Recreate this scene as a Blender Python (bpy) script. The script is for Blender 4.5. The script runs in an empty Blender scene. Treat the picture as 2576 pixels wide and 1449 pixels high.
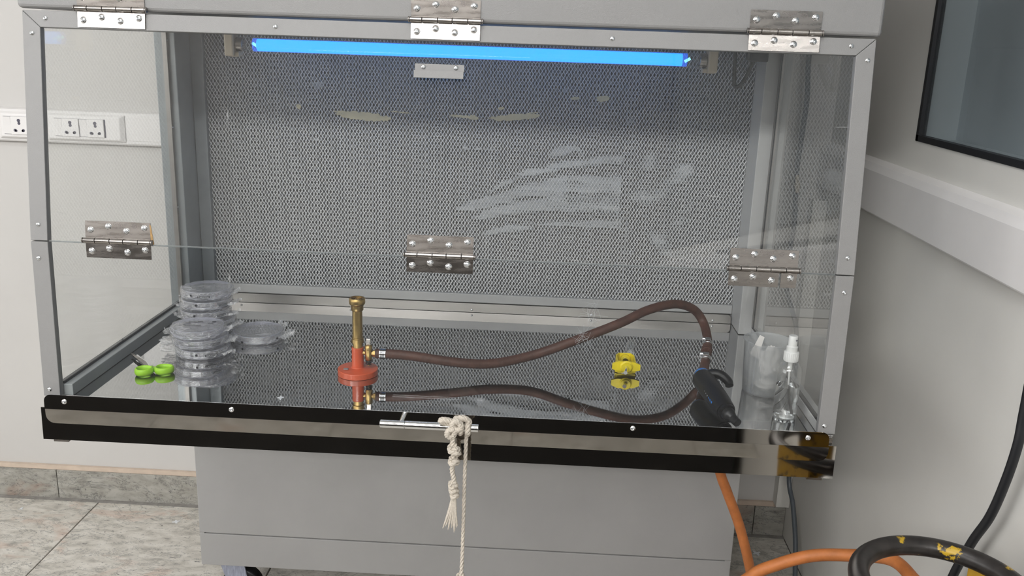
import bpy, math, random
import numpy as np
from mathutils import Vector, Matrix, noise

random.seed(7)
S = bpy.context.scene
C = S.collection
PI = math.pi

# ------------------------------------------------------------------ camera
cam_d = bpy.data.cameras.new('camera')
cam = bpy.data.objects.new('camera', cam_d)
C.objects.link(cam)
cam_d.sensor_width = 36.0
cam_d.lens = 2261.72 / 2576 * 36.0
cam_d.clip_start = 0.02
yaw, pitch, roll = -0.0350, -0.2666, 0.0348
fw = Vector((math.sin(yaw) * math.cos(pitch), math.cos(yaw) * math.cos(pitch), math.sin(pitch)))
rt = Vector((math.cos(yaw), -math.sin(yaw), 0))
up = rt.cross(fw)
r2 = rt * math.cos(roll) + up * math.sin(roll)
u2 = up * math.cos(roll) - rt * math.sin(roll)
M = Matrix((r2, u2, -fw)).transposed().to_4x4()
M.translation = (0.1624, -1.3067, 0.5732)
cam.matrix_world = M
S.camera = cam

# ------------------------------------------------------------------ world, daylight, exposure
w = bpy.data.worlds.new('world'); S.world = w; w.use_nodes = True
w.node_tree.nodes['Background'].inputs[0].default_value = (0.75, 0.87, 1.0, 1)
w.node_tree.nodes['Background'].inputs[1].default_value = 0.9

def area(name, loc, rot, sx, sy, power, col):
    l = bpy.data.lights.new(name, 'AREA'); l.shape = 'RECTANGLE'; l.size = sx; l.size_y = sy
    l.energy = power; l.color = col
    o = bpy.data.objects.new(name, l); C.objects.link(o)
    o.location = loc; o.rotation_euler = rot
    return o
# daylight in the window opening beside the camera, then fill and ceiling light
area('daylight_side_window', (-3.33, -2.2, 0.90), (0, -PI / 2, 0), 1.35, 3.4, 58, (1.0, 0.975, 0.945))
area('added_high_fill', (-1.2, -4.13, 1.94), (PI / 2, 0, 0), 3.8, 0.3, 118, (1.0, 0.985, 0.965))  # unseen high opening behind the camera, added as frontal fill for the filter
area('ceiling_light_panel', (-0.55, -1.35, 2.13), (0, 0, 0), 1.2, 0.6, 24, (0.97, 0.98, 1.0))

S.view_settings.view_transform = 'Standard'
S.view_settings.look = 'None'
S.view_settings.exposure = -0.12
S.view_settings.gamma = 1.0
S.view_settings.use_curve_mapping = False
S.cycles.max_bounces = 6
S.cycles.diffuse_bounces = 3
S.cycles.glossy_bounces = 4
S.cycles.transmission_bounces = 8
S.cycles.transparent_max_bounces = 48
S.cycles.use_denoising = True
S.cycles.use_adaptive_sampling = True
S.cycles.adaptive_threshold = 0.08
S.cycles.adaptive_min_samples = 16
S.cycles.caustics_reflective = False
S.cycles.caustics_refractive = False

# ------------------------------------------------------------------ materials
def new_mat(name):
    m = bpy.data.materials.new(name); m.use_nodes = True
    nt = m.node_tree
    for n in list(nt.nodes): nt.nodes.remove(n)
    out = nt.nodes.new('ShaderNodeOutputMaterial')
    return m, nt, out

def N(nt, t, **kw):
    n = nt.nodes.new(t)
    for k, v in kw.items():
        if k in n.inputs: n.inputs[k].default_value = v
        else: setattr(n, k, v)
    return n

def c4(c): return (c[0], c[1], c[2], 1)

def ramp(nt, fac, stops):
    r = nt.nodes.new('ShaderNodeValToRGB')
    e = r.color_ramp.elements
    while len(e) < len(stops): e.new(0.5)
    for i, (p, c) in enumerate(stops):
        e[i].position = p; e[i].color = c4(c) if not isinstance(c, (int, float)) else (c, c, c, 1)
    nt.links.new(fac, r.inputs[0])
    return r

def mat(name, col, rough=0.5, metal=0.0, var=0.0, vscale=8.0, bump=0.0, bscale=300.0, stretch=(1, 1, 1), spec=0.5, coat=0.0, rvar=0.0):
    m, nt, out = new_mat(name)
    b = N(nt, 'ShaderNodeBsdfPrincipled')
    b.inputs['Base Color'].default_value = c4(col)
    b.inputs['Roughness'].default_value = rough
    b.inputs['Metallic'].default_value = metal
    b.inputs['Specular IOR Level'].default_value = spec
    b.inputs['Coat Weight'].default_value = coat
    nt.links.new(b.outputs[0], out.inputs[0])
    if var or bump or rvar:
        tc = N(nt, 'ShaderNodeTexCoord'); mp = N(nt, 'ShaderNodeMapping')
        mp.inputs['Scale'].default_value = stretch
        nt.links.new(tc.outputs['Object'], mp.inputs[0])
    if var:
        n = N(nt, 'ShaderNodeTexNoise', Scale=vscale, Detail=6.0, Roughness=0.6)
        nt.links.new(mp.outputs[0], n.inputs['Vector'])
        lo = tuple(max(0, c * (1 - var)) for c in col); hi = tuple(min(1, c * (1 + var)) for c in col)
        r = ramp(nt, n.outputs[0], [(0.3, lo), (0.7, hi)])
        nt.links.new(r.outputs[0], b.inputs['Base Color'])
    if rvar:
        n3 = N(nt, 'ShaderNodeTexNoise', Scale=vscale * 1.7, Detail=5.0)
        nt.links.new(mp.outputs[0], n3.inputs['Vector'])
        r3 = ramp(nt, n3.outputs[0], [(0.3, max(0, rough - rvar)), (0.7, rough + rvar)])
        nt.links.new(r3.outputs[0], b.inputs['Roughness'])
    if bump:
        n2 = N(nt, 'ShaderNodeTexNoise', Scale=bscale, Detail=3.0)
        nt.links.new(mp.outputs[0], n2.inputs['Vector'])
        bp = N(nt, 'ShaderNodeBump', Strength=bump, Distance=0.001)
        nt.links.new(n2.outputs[0], bp.inputs['Height'])
        nt.links.new(bp.outputs[0], b.inputs['Normal'])
    return m

def schlick(nt, ior, nrm=None):
    geo = N(nt, 'ShaderNodeNewGeometry')
    d = N(nt, 'ShaderNodeVectorMath', operation='DOT_PRODUCT')
    nt.links.new(geo.outputs['Incoming'], d.inputs[0]); nt.links.new(nrm or geo.outputs['Normal'], d.inputs[1])
    a = N(nt, 'ShaderNodeMath', operation='ABSOLUTE'); nt.links.new(d.outputs['Value'], a.inputs[0])
    b = N(nt, 'ShaderNodeMath', operation='SUBTRACT', use_clamp=True); b.inputs[0].default_value = 1.0; nt.links.new(a.outputs[0], b.inputs[1])
    c = N(nt, 'ShaderNodeMath', operation='POWER'); nt.links.new(b.outputs[0], c.inputs[0]); c.inputs[1].default_value = 5.0
    f0 = ((ior - 1) / (ior + 1)) ** 2
    e = N(nt, 'ShaderNodeMath', operation='MULTIPLY_ADD'); nt.links.new(c.outputs[0], e.inputs[0]); e.inputs[1].default_value = 1 - f0; e.inputs[2].default_value = f0
    return e.outputs[0]

def clear(name, tint=(0.97, 0.98, 0.98), ior=1.5, rough=0.0, haze=0.0, hazecol=(0.9, 0.9, 0.9), marks=None, bump=0.0, bscale=60.0):
    """thin clear sheet: transparent + Fresnel mirror + a little diffuse haze (marks = scratch mask builder)"""
    m, nt, out = new_mat(name)
    t = N(nt, 'ShaderNodeBsdfTransparent'); t.inputs[0].default_value = c4(tint)
    g = N(nt, 'ShaderNodeBsdfGlossy'); g.inputs['Roughness'].default_value = rough; g.inputs[0].default_value = (1, 1, 1, 1)
    mx = N(nt, 'ShaderNodeMixShader')
    nt.links.new(t.outputs[0], mx.inputs[1]); nt.links.new(g.outputs[0], mx.inputs[2])
    last = mx; nrm = None
    if bump:
        tc = N(nt, 'ShaderNodeTexCoord')
        n2 = N(nt, 'ShaderNodeTexNoise', Scale=bscale, Detail=4.0, Distortion=1.2)
        nt.links.new(tc.outputs['Object'], n2.inputs['Vector'])
        bp = N(nt, 'ShaderNodeBump', Strength=bump, Distance=0.004)
        nt.links.new(n2.outputs[0], bp.inputs['Height'])
        nt.links.new(bp.outputs[0], g.inputs['Normal']); nrm = bp.outputs[0]
    nt.links.new(schlick(nt, ior, nrm), mx.inputs[0])
    if haze or marks:
        d = N(nt, 'ShaderNodeBsdfDiffuse'); d.inputs[0].default_value = c4(hazecol)
        m2 = N(nt, 'ShaderNodeMixShader'); m2.inputs[0].default_value = haze
        if marks: nt.links.new(marks(nt, haze), m2.inputs[0])
        nt.links.new(last.outputs[0], m2.inputs[1]); nt.links.new(d.outputs[0], m2.inputs[2])
        last = m2
    nt.links.new(last.outputs[0], out.inputs[0])
    return m

def glassy(name, col, ior):
    m, nt, out = new_mat(name)
    g = N(nt, 'ShaderNodeBsdfGlass'); g.inputs[0].default_value = c4(col); g.inputs['Roughness'].default_value = 0.0; g.inputs['IOR'].default_value = ior
    nt.links.new(g.outputs[0], out.inputs[0])
    return m

def scratch_marks(nt, base):
    tc = N(nt, 'ShaderNodeTexCoord')
    tot = None
    for sc, rz, thr in (((2.2, 1, 60), 0.5, 0.735), ((60, 1, 2.5), -0.3, 0.75), ((7, 1, 5), 0.2, 0.76)):
        mp = N(nt, 'ShaderNodeMapping'); mp.inputs['Scale'].default_value = sc; mp.inputs['Rotation'].default_value = (0, rz, 0)
        nt.links.new(tc.outputs['Object'], mp.inputs[0])
        n = N(nt, 'ShaderNodeTexNoise', Scale=3.0, Detail=4.0, Roughness=0.7, Distortion=0.6)
        nt.links.new(mp.outputs[0], n.inputs['Vector'])
        r = ramp(nt, n.outputs[0], [(thr - 0.03, base), (thr + 0.02, 0.32)])
        if tot is None: tot = r.outputs[0]
        else:
            mx = N(nt, 'ShaderNodeMath', operation='MAXIMUM')
            nt.links.new(tot, mx.inputs[0]); nt.links.new(r.outputs[0], mx.inputs[1]); tot = mx.outputs[0]
    return tot

def granite(name, tone=1.0, green=0.0):
    m, nt, out = new_mat(name)
    b = N(nt, 'ShaderNodeBsdfPrincipled'); b.inputs['Roughness'].default_value = 0.42
    nt.links.new(b.outputs[0], out.inputs[0])
    geo = N(nt, 'ShaderNodeNewGeometry'); oi = N(nt, 'ShaderNodeObjectInfo')
    sc = N(nt, 'ShaderNodeVectorMath', operation='SCALE'); sc.inputs[3].default_value = 7.0
    cmb = N(nt, 'ShaderNodeCombineXYZ')
    for i in range(3): nt.links.new(oi.outputs['Random'], cmb.inputs[i])
    nt.links.new(cmb.outputs[0], sc.inputs[0])
    ad = N(nt, 'ShaderNodeVectorMath', operation='ADD')
    nt.links.new(geo.outputs['Position'], ad.inputs[0]); nt.links.new(sc.outputs[0], ad.inputs[1])
    mp = N(nt, 'ShaderNodeMapping'); mp.inputs['Scale'].default_value = (0.75, 1.5, 1.5); mp.inputs['Rotation'].default_value = (0, 0, 0.25)
    nt.links.new(ad.outputs[0], mp.inputs[0])
    def nz(scale, det, dist=0.0, rough=0.6):
        n = N(nt, 'ShaderNodeTexNoise', Scale=scale, Detail=det, Distortion=dist, Roughness=rough)
        nt.links.new(mp.outputs[0], n.inputs['Vector']); return n.outputs[0]
    def mix(f, a, b2):
        x = N(nt, 'ShaderNodeMix', data_type='RGBA')
        nt.links.new(f, x.inputs[0])
        for s, k in ((a, 6), (b2, 7)):
            if isinstance(s, tuple): x.inputs[k].default_value = c4(s)
            else: nt.links.new(s, x.inputs[k])
        return x.outputs[2]
    T = lambda c: (c[0] * tone * (1 - green * .25), c[1] * tone, c[2] * tone * (1 - green * .2))
    base = ramp(nt, nz(26, 6, .4), [(0.30, T((0.42, 0.40, 0.36))), (0.45, T((0.62, 0.59, 0.53))), (0.62, T((0.76, 0.73, 0.67)))]).outputs[0]
    pink = ramp(nt, nz(5.5, 4, .5), [(0.58, 0.0), (0.68, 0.55)]).outputs[0]
    c1 = mix(pink, base, T((0.62, 0.43, 0.34)))
    fleck = ramp(nt, nz(95, 5, .9, .7), [(0.33, 0.85), (0.41, 0.0)]).outputs[0]
    c2 = mix(fleck, c1, T((0.10, 0.10, 0.10)))
    vein = ramp(nt, nz(4.2, 7, 1.5, .75), [(0.483, 0.0), (0.497, 0.62), (0.511, 0.0)]).outputs[0]
    c3 = mix(vein, c2, T((0.13, 0.14, 0.14)))
    nt.links.new(c3, b.inputs['Base Color'])
    return m

def emit(name, col, k, clearmix=None):
    m, nt, out = new_mat(name)
    e = N(nt, 'ShaderNodeEmission'); e.inputs[0].default_value = c4(col); e.inputs[1].default_value = k
    if clearmix is None: nt.links.new(e.outputs[0], out.inputs[0])
    else:
        t = N(nt, 'ShaderNodeBsdfTransparent'); mx = N(nt, 'ShaderNodeMixShader'); mx.inputs[0].default_value = clearmix
        nt.links.new(t.outputs[0], mx.inputs[1]); nt.links.new(e.outputs[0], mx.inputs[2]); nt.links.new(mx.outputs[0], out.inputs[0])
    return m

def spotted(name, base, spot, thr=0.6, scale=30.0, rough=0.5, base2=None):
    m, nt, out = new_mat(name)
    b = N(nt, 'ShaderNodeBsdfPrincipled'); b.inputs['Roughness'].default_value = rough
    nt.links.new(b.outputs[0], out.inputs[0])
    tc = N(nt, 'ShaderNodeTexCoord')
    n = N(nt, 'ShaderNodeTexNoise', Scale=scale, Detail=6.0, Roughness=0.65); nt.links.new(tc.outputs['Object'], n.inputs['Vector'])
    n2 = N(nt, 'ShaderNodeTexNoise', Scale=scale * 3, Detail=3.0); nt.links.new(tc.outputs['Object'], n2.inputs['Vector'])
    r2_ = ramp(nt, n2.outputs[0], [(0.3, base), (0.7, base2 or tuple(c * 1.6 for c in base))])
    r = ramp(nt, n.outputs[0], [(thr, 0.0), (thr + 0.03, 1.0)])
    x = N(nt, 'ShaderNodeMix', data_type='RGBA'); x.inputs[7].default_value = c4(spot)
    nt.links.new(r.outputs[0], x.inputs[0]); nt.links.new(r2_.outputs[0], x.inputs[6])
    nt.links.new(x.outputs[2], b.inputs['Base Color'])
    return m

def frosted(name, col, alpha, trans=0.5):
    m, nt, out = new_mat(name)
    d = N(nt, 'ShaderNodeBsdfDiffuse'); d.inputs[0].default_value = c4(col)
    tl = N(nt, 'ShaderNodeBsdfTranslucent'); tl.inputs[0].default_value = c4(col)
    m1 = N(nt, 'ShaderNodeMixShader'); m1.inputs[0].default_value = trans
    t = N(nt, 'ShaderNodeBsdfTransparent')
    g = N(nt, 'ShaderNodeBsdfGlossy'); g.inputs['Roughness'].default_value = 0.18
    m2 = N(nt, 'ShaderNodeMixShader'); m2.inputs[0].default_value = alpha
    m3 = N(nt, 'ShaderNodeMixShader')
    nt.links.new(d.outputs[0], m1.inputs[1]); nt.links.new(tl.outputs[0], m1.inputs[2])
    nt.links.new(t.outputs[0], m2.inputs[1]); nt.links.new(m1.outputs[0], m2.inputs[2])
    nt.links.new(schlick(nt, 1.45), m3.inputs[0]); nt.links.new(m2.outputs[0], m3.inputs[1]); nt.links.new(g.outputs[0], m3.inputs[2])
    nt.links.new(m3.outputs[0], out.inputs[0])
    return m

MT = dict(
    wall=mat('wall_paint', (0.64, 0.624, 0.604), 0.7, var=0.03, vscale=3, bump=0.1, bscale=120),
    wallR=mat('wall_paint_cool', (0.77, 0.755, 0.715), 0.65, var=0.03, vscale=3, bump=0.1, bscale=120),
    band=mat('ledge_white', (0.84, 0.82, 0.81), 0.45, var=0.03, vscale=6),
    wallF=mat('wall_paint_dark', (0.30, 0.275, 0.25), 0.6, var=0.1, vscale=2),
    ceil=mat('ceiling_white', (0.85, 0.85, 0.84), 0.8),
    powder=mat('powder_coat_grey', (0.285, 0.281, 0.277), 0.42, var=0.03, vscale=9, bump=0.35, bscale=900),
    powder2=mat('powder_coat_panel', (0.375, 0.37, 0.366), 0.45, var=0.05, vscale=5, bump=0.15, bscale=900),
    galv=mat('galvanised_steel', (0.34, 0.37, 0.385), 0.35, metal=0.35, var=0.14, vscale=10),
    railgrey=mat('grey_rail', (0.44, 0.465, 0.47), 0.4, var=0.08, vscale=10),
    white=mat('white_coat', (0.56, 0.56, 0.555), 0.4, var=0.04, vscale=12),
    steel=mat('brushed_steel', (0.36, 0.335, 0.315), 0.28, metal=1.0, var=0.16, vscale=40, stretch=(0.35, 1, 2), rvar=0.07),
    steelL=mat('brushed_steel_upstand', (0.34, 0.325, 0.31), 0.40, metal=1.0, var=0.08, vscale=9, stretch=(0.2, 1, 3)),
    mirror=mat('mirror_steel', (0.64, 0.64, 0.64), 0.03, metal=1.0, var=0.05, vscale=14, rvar=0.02),
    plate=mat('polished_plate', (0.48, 0.45, 0.415), 0.055, metal=1.0, var=0.05, vscale=9, rvar=0.02),
    screw=mat('zinc_screw', (0.75, 0.76, 0.77), 0.22, metal=1.0),
    chrome=mat('chrome', (0.80, 0.80, 0.80), 0.08, metal=1.0),
    mesh=mat('mesh_paint', (0.86, 0.87, 0.87), 0.5),
    pleat=mat('filter_paper', (0.42, 0.43, 0.445), 0.9, var=0.12, vscale=60, stretch=(1, 1, 0.1)),
    seal=mat('grey_sealant', (0.42, 0.435, 0.45), 0.5, var=0.2, vscale=26, stretch=(0.25, 1, 3)),
    cream=mat('cream_sealant', (0.72, 0.66, 0.46), 0.6, var=0.08, vscale=40),
    black=mat('black_rubber', (0.012, 0.013, 0.016), 0.45),
    blackpl=mat('black_plastic', (0.006, 0.006, 0.007), 0.38, var=0.2, vscale=60),
    darkgap=mat('dark_gap', (0.02, 0.02, 0.02), 0.8),
    hose=mat('brown_rubber', (0.085, 0.036, 0.024), 0.55, var=0.30, vscale=60, bump=0.2, bscale=400),
    orange=mat('orange_rubber', (0.50, 0.165, 0.045), 0.55, var=0.14, vscale=50, bump=0.15, bscale=500),
    red=mat('orange_enamel', (0.66, 0.105, 0.035), 0.3, var=0.06, vscale=20, coat=0.3),
    brass=mat('brass', (0.46, 0.32, 0.125), 0.36, metal=1.0, var=0.18, vscale=60),
    yellow=mat('yellow_plastic', (0.90, 0.72, 0.015), 0.38, var=0.05, vscale=40),
    green=mat('green_plastic', (0.38, 0.74, 0.035), 0.42),
    blue=mat('blue_plastic', (0.03, 0.20, 0.62), 0.4),
    whitepl=mat('white_plastic', (0.80, 0.80, 0.79), 0.35),
    cream_pl=mat('ivory_plastic', (0.62, 0.54, 0.42), 0.45),
    socket=mat('socket_white', (0.86, 0.84, 0.83), 0.35),
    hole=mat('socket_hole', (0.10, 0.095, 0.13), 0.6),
    rope=mat('cotton_rope', (0.62, 0.56, 0.48), 0.85, var=0.16, vscale=250, bump=0.4, bscale=900),
    glass=clear('sash_glass', (0.985, 0.99, 0.988), 1.5, 0.0, 0.012, marks=scratch_marks),
    glassS=clear('side_glass', (0.98, 0.984, 0.98), 1.44, 0.0, 0.006),
    glassedge=clear('glass_edge', (0.75, 0.78, 0.78), 1.5, 0.2, 0.3, hazecol=(0.55, 0.57, 0.57)),
    dish=clear('polystyrene', (0.985, 0.985, 0.992), 1.6, 0.02, 0.04, hazecol=(0.95, 0.95, 1.0)),
    film=clear('clear_film', (0.985, 0.985, 0.99), 2.1, 0.2, 0.05, hazecol=(1.0, 1.0, 1.0), bump=1.0, bscale=110),
    flap=clear('crimped_film', (0.985, 0.985, 0.99), 2.3, 0.2, 0.2, hazecol=(1.0, 1.0, 1.0), bump=1.0, bscale=160),
    rim_glint=clear('polystyrene_rim_glint', (0.9, 0.9, 0.96), 1.8, 0.1, 0.5, hazecol=(0.80, 0.81, 0.96)),
    crease_glint=clear('film_crease_glint', (0.98, 0.98, 1.0), 1.9, 0.15, 0.45, hazecol=(0.97, 0.97, 1.0)),
    pet=clear('clear_bottle', (0.955, 0.96, 0.96), 1.85, 0.03, 0.03),
    water=glassy('water', (0.97, 0.98, 0.98), 1.33),
    pp=frosted('frosted_plastic', (0.88, 0.91, 0.93), 0.28),
    tissue=mat('tissue', (0.82, 0.79, 0.76), 0.9),
    ink=mat('black_ink', (0.02, 0.02, 0.025), 0.6),
    inkgrey=mat('stamp_grey', (0.23, 0.21, 0.20), 0.4, metal=0.6),
    whiteink=mat('white_ink', (0.75, 0.77, 0.80), 0.6),
    uvcore=emit('uv_discharge', (0.022, 0.37, 1.0), 2.3),
    uvglow=emit('uv_glow', (0.02, 0.16, 1.0), 1.8, 0.28),
    uvhot=emit('uv_filament', (0.30, 0.95, 1.0), 1.8),
    lampglass=clear('lamp_glass', (0.93, 0.95, 0.96), 1.5, 0.02, 0.02),
    granite=granite('granite_floor', 1.0), graniteB=granite('granite_skirting', 0.60, 0.04),
    grout=mat('grout', (0.22, 0.20, 0.18), 0.9, var=0.2, vscale=30),
    groutd=mat('grout_strip', (0.30, 0.285, 0.265), 0.9, var=0.25, vscale=40),
    peach=mat('peach_plaster', (0.66, 0.54, 0.44), 0.8, var=0.1, vscale=20),
    collar=spotted('worn_black_paint', (0.012, 0.010, 0.009), (0.52, 0.33, 0.02), 0.63, 22, 0.38, (0.032, 0.027, 0.025)),
    cyl=spotted('worn_yellow_paint', (0.45, 0.25, 0.02), (0.05, 0.035, 0.02), 0.56, 26, 0.45, (0.55, 0.33, 0.03)),
    cylbody=mat('cylinder_paint', (0.035, 0.035, 0.04), 0.4, var=0.3, vscale=8),
    alu=mat('window_aluminium', (0.84, 0.88, 0.88), 0.4),
    wglass=clear('window_glass', (0.80, 0.82, 0.83), 1.5, 0.0, 0.06, hazecol=(0.55, 0.6, 0.63)),
    dim=mat('window_back_glass', (0.64, 0.68, 0.70), 0.15, var=0.12, vscale=2),
    bench=mat('bench_dark', (0.012, 0.012, 0.013), 0.35),
    benchtop=mat('bench_top', (0.02, 0.02, 0.02), 0.2),
    bluegrey=mat('blue_grey_film', (0.32, 0.34, 0.42), 0.3, var=0.3, vscale=40, stretch=(6, 1, 1)),
    tan=mat('tan_residue', (0.42, 0.26, 0.11), 0.7, var=0.3, vscale=80),
    greycable=mat('grey_cable', (0.10, 0.115, 0.13), 0.4),
    paper=mat('paper_scrap', (0.82, 0.84, 0.86), 0.7),
)

# ------------------------------------------------------------------ mesh helpers
class MB:
    def __init__(s): s.v, s.f, s.mi, s.sm, s.m = [], [], [], [], 0
    def add(s, vs, fs, smooth=False):
        o = len(s.v); s.v += [tuple(v) for v in vs]
        for f in fs: s.f.append([i + o for i in f]); s.mi.append(s.m); s.sm.append(smooth)
        return s
    def box(s, x0, x1, y0, y1, z0, z1):
        v = [(x, y, z) for z in (z0, z1) for y in (y0, y1) for x in (x0, x1)]
        return s.add(v, [(0, 2, 3, 1), (4, 5, 7, 6), (0, 1, 5, 4), (2, 6, 7, 3), (0, 4, 6, 2), (1, 3, 7, 5)])
    def prism(s, poly, a, b, plane='xz', smooth=False):
        n = len(poly)
        P = {'xz': lambda p, d: (p[0], d, p[1]), 'xy': lambda p, d: (p[0], p[1], d), 'yz': lambda p, d: (d, p[0], p[1])}[plane]
        v = [P(p, a) for p in poly] + [P(p, b) for p in poly]
        s.add(v, [list(range(n)), list(range(2 * n - 1, n - 1, -1))])
        return s.add(v, [(i, (i + 1) % n, n + (i + 1) % n, n + i) for i in range(n)], smooth)
    def tube(s, pts, r, n=12, caps=True, closed=False, smooth=True):
        pts = [Vector(p) for p in pts]; k = len(pts)
        rs = r if isinstance(r, (list, tuple)) else [r] * k
        prev = None; vs = []
        for i, p in enumerate(pts):
            if closed: t = pts[(i + 1) % k] - pts[i - 1]
            else: t = pts[min(i + 1, k - 1)] - pts[max(i - 1, 0)]
            t = t.normalized() if t.length > 1e-9 else Vector((0, 0, 1))
            if prev is None:
                a = Vector((0, 0, 1)) if abs(t.z) < 0.9 else Vector((1, 0, 0))
                u = t.cross(a).normalized()
            else:
                u = prev - t * prev.dot(t)
                u = u.normalized() if u.length > 1e-6 else t.orthogonal().normalized()
            prev = u; q = t.cross(u)
            for j in range(n):
                a = 2 * PI * j / n
                vs.append(p + (u * math.cos(a) + q * math.sin(a)) * rs[i])
        fs = []
        for i in range(k if closed else k - 1):
            i2 = (i + 1) % k
            for j in range(n):
                j2 = (j + 1) % n
                fs.append((i * n + j, i * n + j2, i2 * n + j2, i2 * n + j))
        s.add(vs, fs, smooth)
        if caps and not closed:
            s.add(vs[:n], [list(range(n - 1, -1, -1))]); s.add(vs[-n:], [list(range(n))])
        return s
    def cyl(s, p0, p1, r0, r1=None, n=20): return s.tube([p0, p1], [r0, r0 if r1 is None else r1], n)
    def lathe(s, prof, c=(0, 0, 0), n=28, fn=None, smooth=True):
        vs = []; k = len(prof)
        for (r, z) in prof:
            for j in range(n):
                a = 2 * PI * j / n; rr = r if fn is None else fn(r, z, a)
                vs.append((c[0] + rr * math.cos(a), c[1] + rr * math.sin(a), c[2] + z))
        fs = [(i * n + j, i * n + (j + 1) % n, (i + 1) * n + (j + 1) % n, (i + 1) * n + j) for i in range(k - 1) for j in range(n)]
        return s.add(vs, fs, smooth)
    def xf(s, M_):
        s.v = [tuple(M_ @ Vector(v)) for v in s.v]; return s
    def mesh(s, name, mats):
        me = bpy.data.meshes.new(name); me.from_pydata(s.v, [], s.f); me.update()
        for m in (mats if isinstance(mats, (list, tuple)) else [mats]): me.materials.append(MT[m])
        me.polygons.foreach_set('material_index', s.mi); me.polygons.foreach_set('use_smooth', s.sm)
        return me
    def build(s, name, mats, parent=None, world=False, bevel=0.0, seg=2, fix=True):
        if world and parent is not None:
            o = parent.location; s.v = [(v[0] - o.x, v[1] - o.y, v[2] - o.z) for v in s.v]
        me = s.mesh(name, mats)
        if fix:
            import bmesh
            b = bmesh.new(); b.from_mesh(me)
            bmesh.ops.remove_doubles(b, verts=b.verts, dist=1e-6)
            bmesh.ops.recalc_face_normals(b, faces=b.faces); b.to_mesh(me); b.free()
        if any(s.sm): me.set_sharp_from_angle(angle=0.8)
        ob = bpy.data.objects.new(name, me); C.objects.link(ob)
        if parent is not None: ob.parent = parent
        if bevel:
            md = ob.modifiers.new('bevel', 'BEVEL'); md.width = bevel; md.segments = seg; md.limit_method = 'ANGLE'; md.angle_limit = 0.6
        return ob

def tag(o, label=None, cat=None, group=None, kind=None):
    if label: o['label'] = label
    if cat: o['category'] = cat
    if group: o['group'] = group
    if kind: o['kind'] = kind
    return o

def thing(name, label, cat, loc=(0, 0, 0), rot=(0, 0, 0), group=None, kind=None):
    o = bpy.data.objects.new(name, None); C.objects.link(o); o.location = loc; o.rotation_euler = rot
    o.empty_display_size = 0.02
    return tag(o, label, cat, group, kind)

def copy_tree(o, parent=None):
    c = o.copy(); C.objects.link(c); c.parent = parent
    for ch in list(o.children): copy_tree(ch, c)
    return c

def spline(pts, n=10, closed=False):
    P = [Vector(p) for p in pts]; k = len(P); out = []
    rng = range(k) if closed else range(k - 1)
    for i in rng:
        if closed: a, b, c, d = P[i - 1], P[i], P[(i + 1) % k], P[(i + 2) % k]
        else: a, b, c, d = P[max(i - 1, 0)], P[i], P[i + 1], P[min(i + 2, k - 1)]
        for j in range(n):
            t = j / n
            out.append(0.5 * ((2 * b) + (c - a) * t + (2 * a - 5 * b + 4 * c - d) * t * t + (3 * b - a - 3 * c + d) * t ** 3))
    if not closed: out.append(P[-1])
    return out

def rounded(x0, x1, z0, z1, r, which=(1, 1, 1, 1), n=6):
    """corners bl, br, tr, tl"""
    pts = []
    for (cx, cz, a0, on) in ((x0 + r, z0 + r, PI, which[0]), (x1 - r, z0 + r, 1.5 * PI, which[1]), (x1 - r, z1 - r, 0, which[2]), (x0 + r, z1 - r, 0.5 * PI, which[3])):
        if on: pts += [(cx + r * math.cos(a0 + PI / 2 * i / n), cz + r * math.sin(a0 + PI / 2 * i / n)) for i in range(n + 1)]
        else:
            a = a0 + PI / 4; pts.append((cx + math.copysign(r, math.cos(a)), cz + math.copysign(r, math.sin(a))))
    return pts

def text_mesh(name, body, size, depth, m, parent, M_, shear=0.0, squeeze=1.0):
    cu = bpy.data.curves.new(name, 'FONT'); cu.body = body; cu.size = size; cu.extrude = depth
    cu.align_x = 'CENTER'; cu.align_y = 'CENTER'; cu.shear = shear; cu.resolution_u = 2
    o = bpy.data.objects.new(name + '_tmp', cu); C.objects.link(o)
    dg = bpy.context.evaluated_depsgraph_get(); dg.update()
    me = bpy.data.meshes.new_from_object(o.evaluated_get(dg))
    bpy.data.objects.remove(o)
    me.transform(M_ @ Matrix.Diagonal((squeeze, 1, 1, 1)))
    me.materials.clear(); me.materials.append(MT[m])
    ob = bpy.data.objects.new(name, me); C.objects.link(ob); ob.parent = parent
    return ob
RX90 = Matrix.Rotation(PI / 2, 4, 'X')          # text facing -Y
def T(x, y, z): return Matrix.Translation((x, y, z))

# a cross-recess pan-head screw, facing -Y, shared mesh
def screw_mesh(R=0.0043, h=0.0024):
    m = MB(); n = 32; rings = (0.0, 0.2, 0.38, 0.52, 0.6, 0.8, 0.93, 1.0); vs = []; fs = []
    for q in rings:
        for j in range(n):
            a = 2 * PI * j / n; y = -h * math.sqrt(max(0.0, 1 - q * q * 0.93))
            arm = min(abs(((a + PI / 4) % (PI / 2)) - PI / 4), 9)
            if q <= 0.38 and arm < 0.33 or q <= 0.0: y += h * 0.6
            elif q <= 0.55 and arm < 0.1: y += h * 0.6
            elif q == 0.2: y += h * 0.35
            vs.append((R * q * math.cos(a), y, R * q * math.sin(a)))
    vs += [(R * math.cos(2 * PI * j / n), 0.0004, R * math.sin(2 * PI * j / n)) for j in range(n)]
    k = len(rings) + 1
    fs = [(i * n + j, (i + 1) * n + j, (i + 1) * n + (j + 1) % n, i * n + (j + 1) % n) for i in range(k - 1) for j in range(n)]
    m.add(vs, fs, False)
    dark = [1 if (i <= 1) and False else 0 for i in range(len(fs))]
    m.mi = dark
    return m.mesh('screw', 'screw')
SCREW = screw_mesh()
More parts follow.
